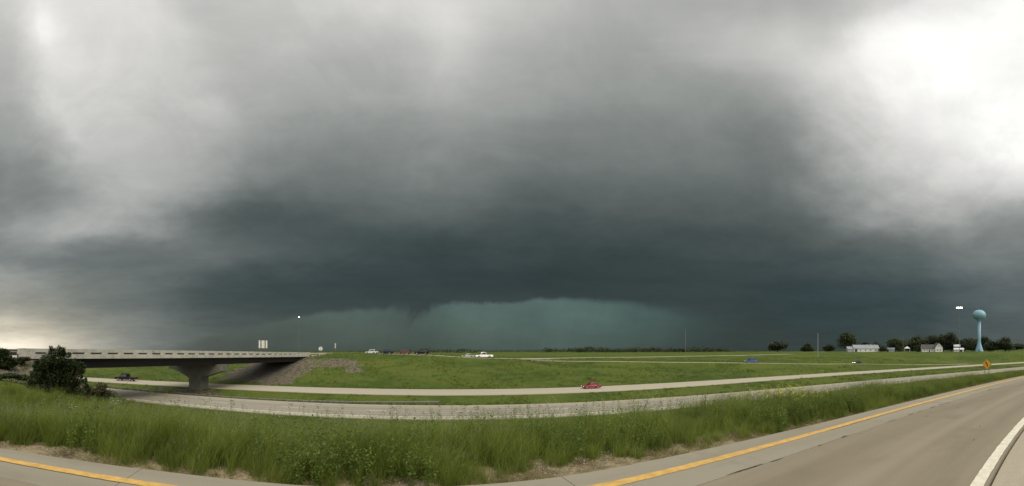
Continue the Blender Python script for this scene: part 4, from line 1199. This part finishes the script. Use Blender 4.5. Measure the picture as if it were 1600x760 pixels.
def mast(x, r, ylamp, label, n, spread):
    q = P(x, r); gz = ground_z(q.x, q.y); hh = EYE + (HOR - ylamp) * r / F - gz
    root = empty('light_mast', (q.x, q.y, gz), -math.atan2(q.x, q.y), label, 'light mast', 'high mast lights')
    bm = bmesh.new(); cyl(bm, (0, 0, -.3), (0, 0, hh), .18 if x > 1000 else .11, .07, 10); meshob('pole', bm, M['galv_dark'], root)
    bm = bmesh.new()
    for k in range(16):
        a, b = 2 * PI * k / 16, 2 * PI * (k + 1) / 16
        cyl(bm, (spread * math.cos(a), spread * math.sin(a), hh - .2), (spread * math.cos(b), spread * math.sin(b), hh - .2), .05, n=6)
    for k in range(4): a = PI / 2 * k; cyl(bm, (0, 0, hh - .2), (spread * math.cos(a), spread * math.sin(a), hh - .2), .05, n=6)
    meshob('ring', bm, M['galv'], root)
    for k in range(n):
        a = 2 * PI * (k + .5) / n
        bm = bmesh.new(); c = (spread * math.cos(a), spread * math.sin(a), hh - .45)
        lathe_prof = [(.08, .30), (.30, .12), (.42, -.12), (.34, -.26)]
        b2 = bmesh.new(); lathe(b2, lathe_prof, 10)
        for v in b2.verts: v.co += Vector(c)
        me_ = bpy.data.meshes.new('t'); b2.to_mesh(me_); b2.free(); bm.from_mesh(me_)
        meshob('lamp', bm, M['mast_lamp'], root)
mast(1499, 260, 480, 'high mast with a ring of lit white lamps left of the water tower', 8, 1.7)
mast(467, 330, 495, 'distant mast with a single lit lamp above the bridge rail', 2, .55)

# warning sign: orange diamond with a black reverse-turn arrow
M['orange'] = mat('orange_sheeting', (0.80, 0.36, 0.03), 0.45, var=0.05)
M['black'] = mat('black_legend', (0.012, 0.010, 0.008), 0.5)
q = P(1542, 68); gz = ground_z(q.x, q.y)
root = empty('warning_sign', (q.x, q.y, gz), -math.atan2(q.x, q.y), 'orange diamond warning sign with black curved arrow on two posts beside the near carriageway', 'road sign')
zc = EYE + (HOR - 569.5) * 68 / F - gz; hd = 0.82
bm = bmesh.new(); vs = [(0, hd), (hd, 0), (0, -hd), (-hd, 0)]
prism(bm, [(a, zc + b) for a, b in vs], -.02, .02); meshob('panel', bm, M['orange'], root)
bm = bmesh.new(); prism(bm, [(a * .93, zc + b * .93) for a, b in vs], -.024, -.021)
prism(bm, [(a * .89, zc + b * .89) for a, b in vs], -.0255, -.0245)
bm.free()
path = [(.10, -.38), (.10, -.12), (-.12, .08), (-.12, .24)]
bm = bmesh.new()
for (a, b), (c, d) in zip(path, path[1:]):
    v = Vector((c - a, d - b)); L_ = v.length; nrm = Vector((-v.y, v.x)) / L_ * .065
    e = v / L_ * .03
    prism(bm, [(a - e.x + nrm.x, zc + b - e.y + nrm.y), (c + e.x + nrm.x, zc + d + e.y + nrm.y), (c + e.x - nrm.x, zc + d + e.y - nrm.y), (a - e.x - nrm.x, zc + b - e.y - nrm.y)], -.034 - abs(a) * .01, -.024)
prism(bm, [(-.30, zc + .22), (-.12, zc + .48), (.06, zc + .22)], -.038, -.024)
meshob('arrow', bm, M['black'], root)
for s in (-.35, .35):
    bm = bmesh.new(); box(bm, (s, .06, zc / 2 - .1), (.09, .07, zc + .4)); meshob('post', bm, M['galv_dark'], root)

# ------------------------------------------------------------------ water tower
M['tower'] = mat('pale_blue_paint', (0.23, 0.41, 0.50), 0.5, var=0.06, vscale=0.1)
q = P(1530, 450); gz = ground_z(q.x, q.y); k = 450 / F
wt = empty('water_tower', (q.x, q.y, gz), 0, 'tall pale blue water tower with a domed tank above the farm trees', 'water tower')
def zt(y): return EYE + (HOR - y) * k - gz
bm = bmesh.new()
prof = [(0.2, zt(484.6)), (3.2, zt(485.2)), (5.4, zt(486.8)), (6.9, zt(489.2)), (7.45, zt(492)), (7.3, zt(494.5)), (6.4, zt(497)), (4.9, zt(498.8)), (3.0, zt(500.2)), (2.0, zt(502.5)), (1.9, zt(503))]
lathe(bm, prof[::-1], 32); meshob('tank', bm, M['tower'], wt, True)
bm = bmesh.new(); lathe(bm, [(5.0, -0.6), (4.6, 0.4), (2.9, zt(541)), (2.0, zt(537)), (1.75, zt(533)), (1.85, zt(503))], 24); meshob('pedestal', bm, M['tower'], wt, True)
bm = bmesh.new(); lathe(bm, [(7.52, zt(493.4)), (7.6, zt(493.3)), (7.6, zt(493)), (7.52, zt(492.9))], 32); meshob('balcony_ring', bm, M['tower'], wt, True)
bm = bmesh.new(); cyl(bm, (0, 0, zt(484.7)), (0, 0, zt(484.7) + 1.2), .25, n=8); meshob('roof_vent', bm, M['galv'], wt)
bm = bmesh.new(); box(bm, (0, -4.75, 1.2), (1.3, .25, 2.2)); meshob('door', bm, M['galv_dark'], wt)
wt.rotation_euler.z = -math.atan2(q.x, q.y)

# ------------------------------------------------------------------ farm buildings
M['wwall'] = mat('white_siding', (0.66, 0.66, 0.60), 0.75, var=0.06, vscale=0.6)
M['greyroof'] = mat('grey_metal_roof', (0.24, 0.26, 0.27), 0.5, var=0.12, vscale=0.3)
M['brownroof'] = mat('brown_shingle', (0.085, 0.075, 0.07), 0.9, var=0.2, vscale=1.0)
M['greywall'] = mat('grey_metal_wall', (0.34, 0.37, 0.38), 0.6, var=0.1, vscale=0.4)
M['pane'] = mat('window_pane', (0.03, 0.035, 0.04), 0.2)
M['paleroof'] = mat('pale_metal_roof', (0.58, 0.60, 0.58), 0.5, var=0.05)

def gable(root, cx, cy, L, W, eave, ridge, wallm, roofm, axis='x', over=.4, roofname='roof', lean=0.0):
    """L along the ridge"""
    def tr(bm):
        for v in bm.verts:
            if axis == 'y': v.co = Vector((-v.co.y, v.co.x, v.co.z))
            v.co += Vector((cx, cy, 0))
        return bm
    bm = bmesh.new(); A = [(-W / 2, -0.4), (W / 2, -0.4), (W / 2, eave), (0, ridge - .05), (-W / 2, eave)]
    a = [bm.verts.new((-L / 2, y, z)) for y, z in A]; b = [bm.verts.new((L / 2, y, z)) for y, z in A]
    for i in range(5): bm.faces.new((a[i], a[(i + 1) % 5], b[(i + 1) % 5], b[i]))
    bm.faces.new(a[::-1]); bm.faces.new(b)
    meshob('wall', tr(bm), wallm, root)
    bm = bmesh.new(); sl_ = (ridge - eave) / (W / 2); o = over
    for s in (-1, 1):
        P4 = [(-L / 2 - o, 0, ridge), (L / 2 + o, 0, ridge), (L / 2 + o, s * (W / 2 + o), eave - sl_ * o), (-L / 2 - o, s * (W / 2 + o), eave - sl_ * o)]
        lo_ = [bm.verts.new(p) for p in P4]; hi_ = [bm.verts.new((p[0], p[1], p[2] + .18)) for p in P4]
        for i in range(4): bm.faces.new((lo_[i], lo_[(i + 1) % 4], hi_[(i + 1) % 4], hi_[i]))
        bm.faces.new(lo_[::-1]); bm.faces.new(hi_)
    return meshob(roofname, tr(bm), roofm, root)
def opening(root, x, y, z, w_, h_, ang=0.0, door=False):
    bm = bmesh.new(); box(bm, (0, 0, 0), (w_ + .2, .1, h_ + .2)); f = meshob('door' if door else 'window', bm, M['wwall'] if not door else M['brownroof'], root)
    f.location = (x, y, z); f.rotation_euler.z = ang
    bm = bmesh.new(); box(bm, (0, -.06, 0), (w_, .06, h_)); meshob('pane', bm, M['pane'], f)

def farm(name, x, r, label, cat, turn=0.0):
    q = P(x, r); gz = ground_z(q.x, q.y)
    return empty(name, (q.x, q.y, gz), -math.atan2(q.x, q.y) + turn, label, cat)
FR = 400; pxm = FR / F
b = farm('barn', 1352, FR, 'long low white barn with grey metal roof and pale roof vents', 'barn', 0.25)
rf = gable(b, 0, 0, 25, 11, 3.3, 6.6, M['wwall'], M['greyroof'], 'x')
for xx in (1.5, 5, 9):
    bm = bmesh.new(); box(bm, (xx, -.6, 6.6), (1.7, .9, .7), .1); meshob('vent', bm, M['paleroof'], rf)
gable(b, -14.5, -.5, 8, 9, 2.6, 5.0, M['greywall'], M['greyroof'], 'x', roofname='lean_to_roof')
for xx in (-6, -1, 4, 9): opening(b, xx, -5.52, 1.7, 1.2, .9)
opening(b, -10.5, -5.52, 1.3, 2.2, 2.5, door=True)
opening(b, 12.52, 0, 1.6, 3.0, 2.8, PI / 2, True)
b = farm('shed', 1391, FR + 4, 'small grey metal shed just right of the long barn', 'shed', -0.15)
gable(b, 0, 0, 9, 6, 2.4, 4.0, M['greywall'], M['greyroof'], 'x'); opening(b, -2, -3.02, 1.1, 1.6, 1.9, door=True)
b = farm('hut', 1417.5, FR - 8, 'little open hut under a bright pale hipped roof', 'hut')
bm = bmesh.new(); vv = [bm.verts.new(p) for p in ((-3, -3, 3.4), (3, -3, 3.4), (3, 3, 3.4), (-3, 3, 3.4), (0, 0, 5.6))]
for i in range(4): bm.faces.new((vv[i], vv[(i + 1) % 4], vv[4]))
bm.faces.new(vv[3::-1]); meshob('roof', bm, M['paleroof'], b)
for sx in (-2.3, 2.3):
    for sy in (-2.3, 2.3):
        bm = bmesh.new(); box(bm, (sx, sy, 1.5), (.25, .25, 3.78)); meshob('post', bm, M['wwall'], b)
b = farm('farmhouse', 1458, FR, 'white two storey farmhouse with steep brown gable roof', 'farmhouse', 0.32)
gable(b, 4.4, 0, 10, 7.5, 4.6, 8.6, M['wwall'], M['brownroof'], 'y')
gable(b, -5.5, 1.2, 12.5, 7.0, 3.2, 7.0, M['wwall'], M['brownroof'], 'x', roofname='wing_roof')
bm = bmesh.new(); box(bm, (-6, 1.2, 7.2), (.8, .8, 1.8)); meshob('chimney', bm, M['brownroof'], b)
for xx, zz_ in ((3.1, 1.7), (5.7, 1.7), (4.4, 5.6)): opening(b, xx, -5.02, zz_, .9, 1.3)
for xx in (-9.5, -7, -2): opening(b, xx, -2.32, 1.6, .9, 1.2)
opening(b, -4.6, -2.32, 1.1, 1.0, 2.1, door=True)
b = farm('garage', 1498, FR + 6, 'low white garage under dark trees between farmhouse and water tower', 'garage', .1)
gable(b, 0, 0, 9.5, 6, 2.2, 3.6, M['wwall'], M['paleroof'], 'x'); opening(b, 2, -3.02, 1.0, 2.4, 1.9, door=True); opening(b, -2.5, -3.02, 1.2, .9, .9)
b = farm('garage', 1495, FR + 22, 'small white dormer roofed cabin showing above the low garage', 'cabin', .1)
gable(b, 0, 0, 6, 5, 5.4, 7.2, M['brownroof'], M['paleroof'], 'x'); opening(b, 0, -2.52, 4.0, 1.0, 1.2)
b.name = 'cabin'

# ------------------------------------------------------------------ trees and shrubs
M['tree_a'] = leaf_mat('broadleaf_dark_hazed', (0.045, 0.058, 0.034), (0.080, 0.098, 0.050), 0.25, pos_scale=0.25)  # distant tree colours, both mixes, lightened to paint in haze
M['tree_b'] = leaf_mat('broadleaf_mid_hazed', (0.050, 0.066, 0.032), (0.100, 0.122, 0.052), 0.3, pos_scale=0.25)
M['bush'] = leaf_mat('shrub_leaf', (0.020, 0.032, 0.010), (0.062, 0.088, 0.028), 0.2, pos_scale=1.5)
M['brush'] = leaf_mat('brown_brush', (0.035, 0.036, 0.016), (0.10, 0.088, 0.042), 0.2, pos_scale=1.5)

def foliage(f, lobes, n, size, tr=None):
    big = max(l[3] * l[5] for l in lobes)
    for (cx, cy, cz, rx, ry, rz) in lobes:
        nk = max(40, int(n * max(.02, rx * rz / big)))
        tl = random.uniform(0, 1)
        for k in range(nk):
            d = Vector((random.gauss(0, 1), random.gauss(0, 1), random.gauss(0, 1))).normalized()
            rad = random.random() ** 0.4
            pp = (cx + d.x * rx * rad, cy + d.y * ry * rad, cz + d.z * rz * rad)
            if pp[2] < 0.05: continue
            f.leaf(pp, size * random.uniform(.6, 1.4), min(1, max(0, .55 * tl + random.uniform(0, .5))), 0, .8)

def tree(x, r, ytop, wpx, label, m='tree_a', base=None, name='tree', group='farmyard and field trees', dens=620, nl=11, crown_lo=.22, ybase=None, leaf=None, cat='tree', seed=None):
    q = P(x, r); gz = ground_z(q.x, q.y) if base is None else base
    H_ = EYE + (HOR - ytop) * r / F - gz; Wd = wpx * 1.5 * r / F
    root = empty(name, (q.x, q.y, gz), random.uniform(0, 6), label, cat, group)
    bm = bmesh.new(); tr_ = max(.08, H_ * .028)
    p0_ = Vector((0, 0, -.3)); p1_ = Vector((random.uniform(-.1, .1) * Wd * .3, random.uniform(-.1, .1) * Wd * .3, H_ * .45)); p2_ = Vector((p1_.x * 1.5, p1_.y, H_ * .85))
    cyl(bm, p0_, p1_, tr_, tr_ * .7, 8); cyl(bm, p1_, p2_, tr_ * .7, tr_ * .2, 8)
    lobes = []
    for k in range(nl):
        a = 2 * PI * k / nl + random.uniform(-.4, .4); t = random.uniform(0, 1)
        zz_ = H_ * (crown_lo + (0.80 - crown_lo) * t)
        maxr = Wd / 2 * (0.62 if t < .75 else .38)
        rr2 = maxr * random.uniform(.35, 1.0)
        rx = Wd * random.uniform(.22, .32)
        c = Vector((rr2 * math.cos(a), rr2 * math.sin(a), zz_))
        lobes.append((c.x, c.y, c.z, rx, rx, min(H_ * random.uniform(.17, .25), rx * 1.3)))
        st_ = p0_.lerp(p1_, .6) if t < .5 else p1_.lerp(p2_, .3)
        cyl(bm, st_, st_.lerp(c, .9), tr_ * .35, tr_ * .1, 5)
    lobes.append((0, 0, H_ * .83, Wd * .2, Wd * .2, H_ * .17)); lobes.append((0, 0, H_ * .5, Wd * .40, Wd * .40, H_ * .30)); lobes.append((0, 0, H_ * .32, Wd * .42, Wd * .42, H_ * .22))
    meshob('trunk', bm, M['bark'], root)
    f = Fol(); foliage(f, lobes, dens, leaf or Wd * .055)
    o = f.done('crown', [M[m]]); COL.objects.link(o); o.parent = root
    return root

TR = [
 (1215, 430, 535, 26, 'broad dark round tree alone at the far edge of the field', 'tree_a'),
 (1262, 520, 538, 17, 'small dim bush like tree left of the lone pale pole', 'tree_a'),
 (1296, 440, 539, 15, 'small dark tree between the pale pole and the tall tree by the barn', 'tree_a'),
 (1324, 420, 520, 24, 'tall dark oval tree at the left end of the barn', 'tree_b'),
 (1352, 470, 536, 14, 'small dark tree top showing over the left of the barn roof', 'tree_a'),
 (1369, 470, 535, 13, 'small dark tree top showing over the right of the barn roof', 'tree_a'),
 (1399, 412, 528.5, 24, 'bright round green tree right behind the grey shed', 'tree_b'),
 (1409, 420, 540, 14, 'low dark spreading tree just left of the pale hut roof', 'tree_a'),
 (1433, 430, 526, 28, 'broad green tree behind the left wing of the farmhouse', 'tree_b'),
 (1456, 440, 525, 24, 'rounded green tree directly behind the farmhouse', 'tree_a'),
 (1474, 445, 524, 24, 'brownish green tree behind the farmhouse gable', 'tree_b'),
 (1487, 430, 519.5, 20, 'tallest dark tree, right of the farmhouse', 'tree_a'),
 (1501, 445, 533, 17, 'dark tree right above the low white garage', 'tree_a'),
 (1517, 470, 529, 22, 'dark green tree left of the water tower stem', 'tree_b'),
 (1539, 480, 528, 20, 'tree behind the water tower stem', 'tree_a'),
 (1550, 430, 535, 22, 'low dark tree just right of the water tower foot', 'tree_a'),
 (1571, 430, 527.5, 22, 'round dark tree second from the right edge', 'tree_a'),
 (1590, 560, 539, 20, 'faint low tree nearest the right edge of the picture', 'tree_a'),
 (1437, 402, 541, 10, 'little dark shrub tree at the left corner of the farmhouse', 'tree_a'),
 (1420, 450, 533, 20, 'mid green tree behind and left of the pale hut', 'tree_b'),
 (1446, 460, 528, 22, 'dull green tree between the two trees behind the farmhouse wing', 'tree_a'),
 (1466, 470, 527, 20, 'dull green tree top between the trees behind the farmhouse gable', 'tree_b'),
 (1508, 460, 531, 20, 'dark tree behind the right end of the low white garage', 'tree_a'),
 (1528, 520, 531, 20, 'dim tree half hidden behind the left side of the water tower', 'tree_b'),
 (1560, 520, 536, 20, 'dim low tree filling the gap right of the water tower', 'tree_b'),
 (1380, 396, 542, 11, 'small dark tree in front of the gap between barn and shed', 'tree_a'),
]
for x, r, yt, wd, lb, m in TR: tree(x, r, yt - 1.6, wd, lb, m, crown_lo=.12 if wd < 18 else .2)
# shrub in front of the near end of the bridge
def shrub(name, x, r, zbase, lobes, label, m, n, leaf, cat='shrub', stems=7):
    q = P(x, r)
    root = empty(name, (q.x, q.y, zbase), -math.atan2(q.x, q.y), label, cat)
    bm = bmesh.new()
    for lb_ in lobes: cyl(bm, (lb_[0] * .2, lb_[1] * .2, -.3), (lb_[0], lb_[1], lb_[2]), .045, .012, 6)
    meshob('stem', bm, M['bark'], root)
    f = Fol(); foliage(f, lobes, n, leaf); o = f.done('foliage', [M[m]]); COL.objects.link(o); o.parent = root
    return root
q = P(90, 30); gz = ground_z(q.x, q.y); k = 30 / F
def zz2(y): return EYE + (HOR - y) * k - gz
def xx2(x): return (x - 90) * k
L2 = [(xx2(x), random.uniform(-.5, .5), zz2(y), w_ * k, w_ * k, h_ * k) for x, y, w_, h_ in
      [(92, 551, 9, 8), (100, 556, 7, 5), (76, 560, 12, 8), (90, 565, 14, 10), (68, 570, 13, 12), (106, 572, 15, 12), (118, 577, 10, 10), (60, 582, 9, 12), (80, 585, 20, 16), (102, 592, 20, 15), (118, 598, 12, 13), (66, 602, 14, 14), (92, 612, 22, 16), (120, 614, 13, 10), (86, 630, 26, 18), (84, 556, 5, 5), (95, 546, 3, 3), (90, 585, 26, 22), (80, 605, 26, 20), (100, 608, 24, 20)]]
for _ in range(46):
    a_ = random.uniform(-.15, PI + .15); ex_ = 42 * math.cos(a_) + random.gauss(0, 3); ey_ = 600 - 52 * max(0, math.sin(a_)) * (1.0 - .0 * abs(ex_)) + random.gauss(0, 5)
    if ey_ < 566 and abs(ex_) > 16: ey_ += 12
    L2.append((xx2(92 + ex_), random.uniform(-.8, .8), zz2(ey_), random.uniform(2, 5) * k, random.uniform(2, 5) * k, random.uniform(3, 8) * k))
for sx_, sy_ in ((86, 549), (98, 549), (101, 553), (92, 545), (78, 553), (110, 566), (122, 572), (128, 590), (56, 574), (132, 606)):
    L2.append((xx2(sx_), 0, zz2(sy_), 2.0 * k, 2.0 * k, 5 * k))
shrub('shrub', 90, 30, gz, L2, 'large dark shrub in front of the left end of the bridge', 'bush', 3600, .12)
q = P(8, 46); gz = ground_z(q.x, q.y); k = 46 / F
L3 = [(( x - 8) * k, 0, EYE + (HOR - y) * k - gz, w_ * k, w_ * k, h_ * k) for x, y, w_, h_ in [(0, 551, 9, 7), (9, 551, 6, 5), (6, 560, 13, 9), (20, 566, 10, 7), (-8, 566, 14, 12), (10, 570, 16, 8)]]
shrub('shrub', 8, 46, gz, L3, 'dark green shrub at the far left edge beside the guardrail', 'bush', 2200, .2)
for i, (x, r, top, wd, lb) in enumerate([(34, 50, 557, 20, 'low brown brush on the mound left of the bridge end'), (152, 36, 599, 40, 'low brown brush right of the large dark shrub'), (52, 40, 588, 30, 'low tangled brown brush at the left foot of the large dark shrub'), (16, 34, 583, 44, 'low olive brush at the left edge behind the tall grass')]):
    q = P(x, r); gz = ground_z(q.x, q.y); k = r / F; Hh = EYE + (HOR - top) * k - gz
    Hh = max(Hh, .6)
    L4 = [((random.uniform(-.5, .5)) * wd * k, random.uniform(-.8, .8), Hh * random.uniform(.3, .75), wd * k * .3, wd * k * .3, Hh * .28) for _ in range(7)]
    shrub('shrub', x, r, gz, L4, lb, 'brush' if i < 3 else 'bush', 600, .13)
# the far wood along the horizon
f = Fol()
def wood(x0, x1, r, htop, nper, jit=1.0):
    x = x0
    while x < x1:
        q = P(x, r + random.uniform(-40, 40)); gz = ground_z(q.x, q.y)
        Hh = htop(x) * random.uniform(.7, 1.15) * r / F; Hh = max(Hh, 1.5)
        wd = Hh * random.uniform(.8, 1.3)
        tl = random.random()
        for k in range(nper):
            d = Vector((random.gauss(0, 1), random.gauss(0, 1), random.gauss(0, 1))).normalized() * random.random() ** .4
            f.leaf((q.x + d.x * wd * .6, q.y + d.y * wd * .6, gz + Hh * .5 + d.z * Hh * .5), Hh * .22, min(1, tl * .5 + random.random() * .5), 0, .8)
        x += wd * F / r * .38
wood(560, 660, 900, lambda x: 3.5, 60)
wood(655, 745, 600, lambda x: 6.2 + math.sin(x * .21) * 1.3, 90)
wood(745, 860, 900, lambda x: 4.4, 60)
wood(850, 1140, 900, lambda x: 7.6 + math.sin(x * .07) * 1.2, 110)
wood(900, 1140, 860, lambda x: 6.6 + math.sin(x * .05) * 1.2, 110)
wood(1130, 1345, 1000, lambda x: 3.2 + math.sin(x * .09), 60)
wood(1500, 1620, 900, lambda x: 7, 70)
wood(-20, 560, 1100, lambda x: 2.6, 50)
o = f.done('far_wood', [M['tree_a']]); COL.objects.link(o)
tagit(o, 'low dark line of distant woodland along the horizon', 'woodland', kind='stuff')
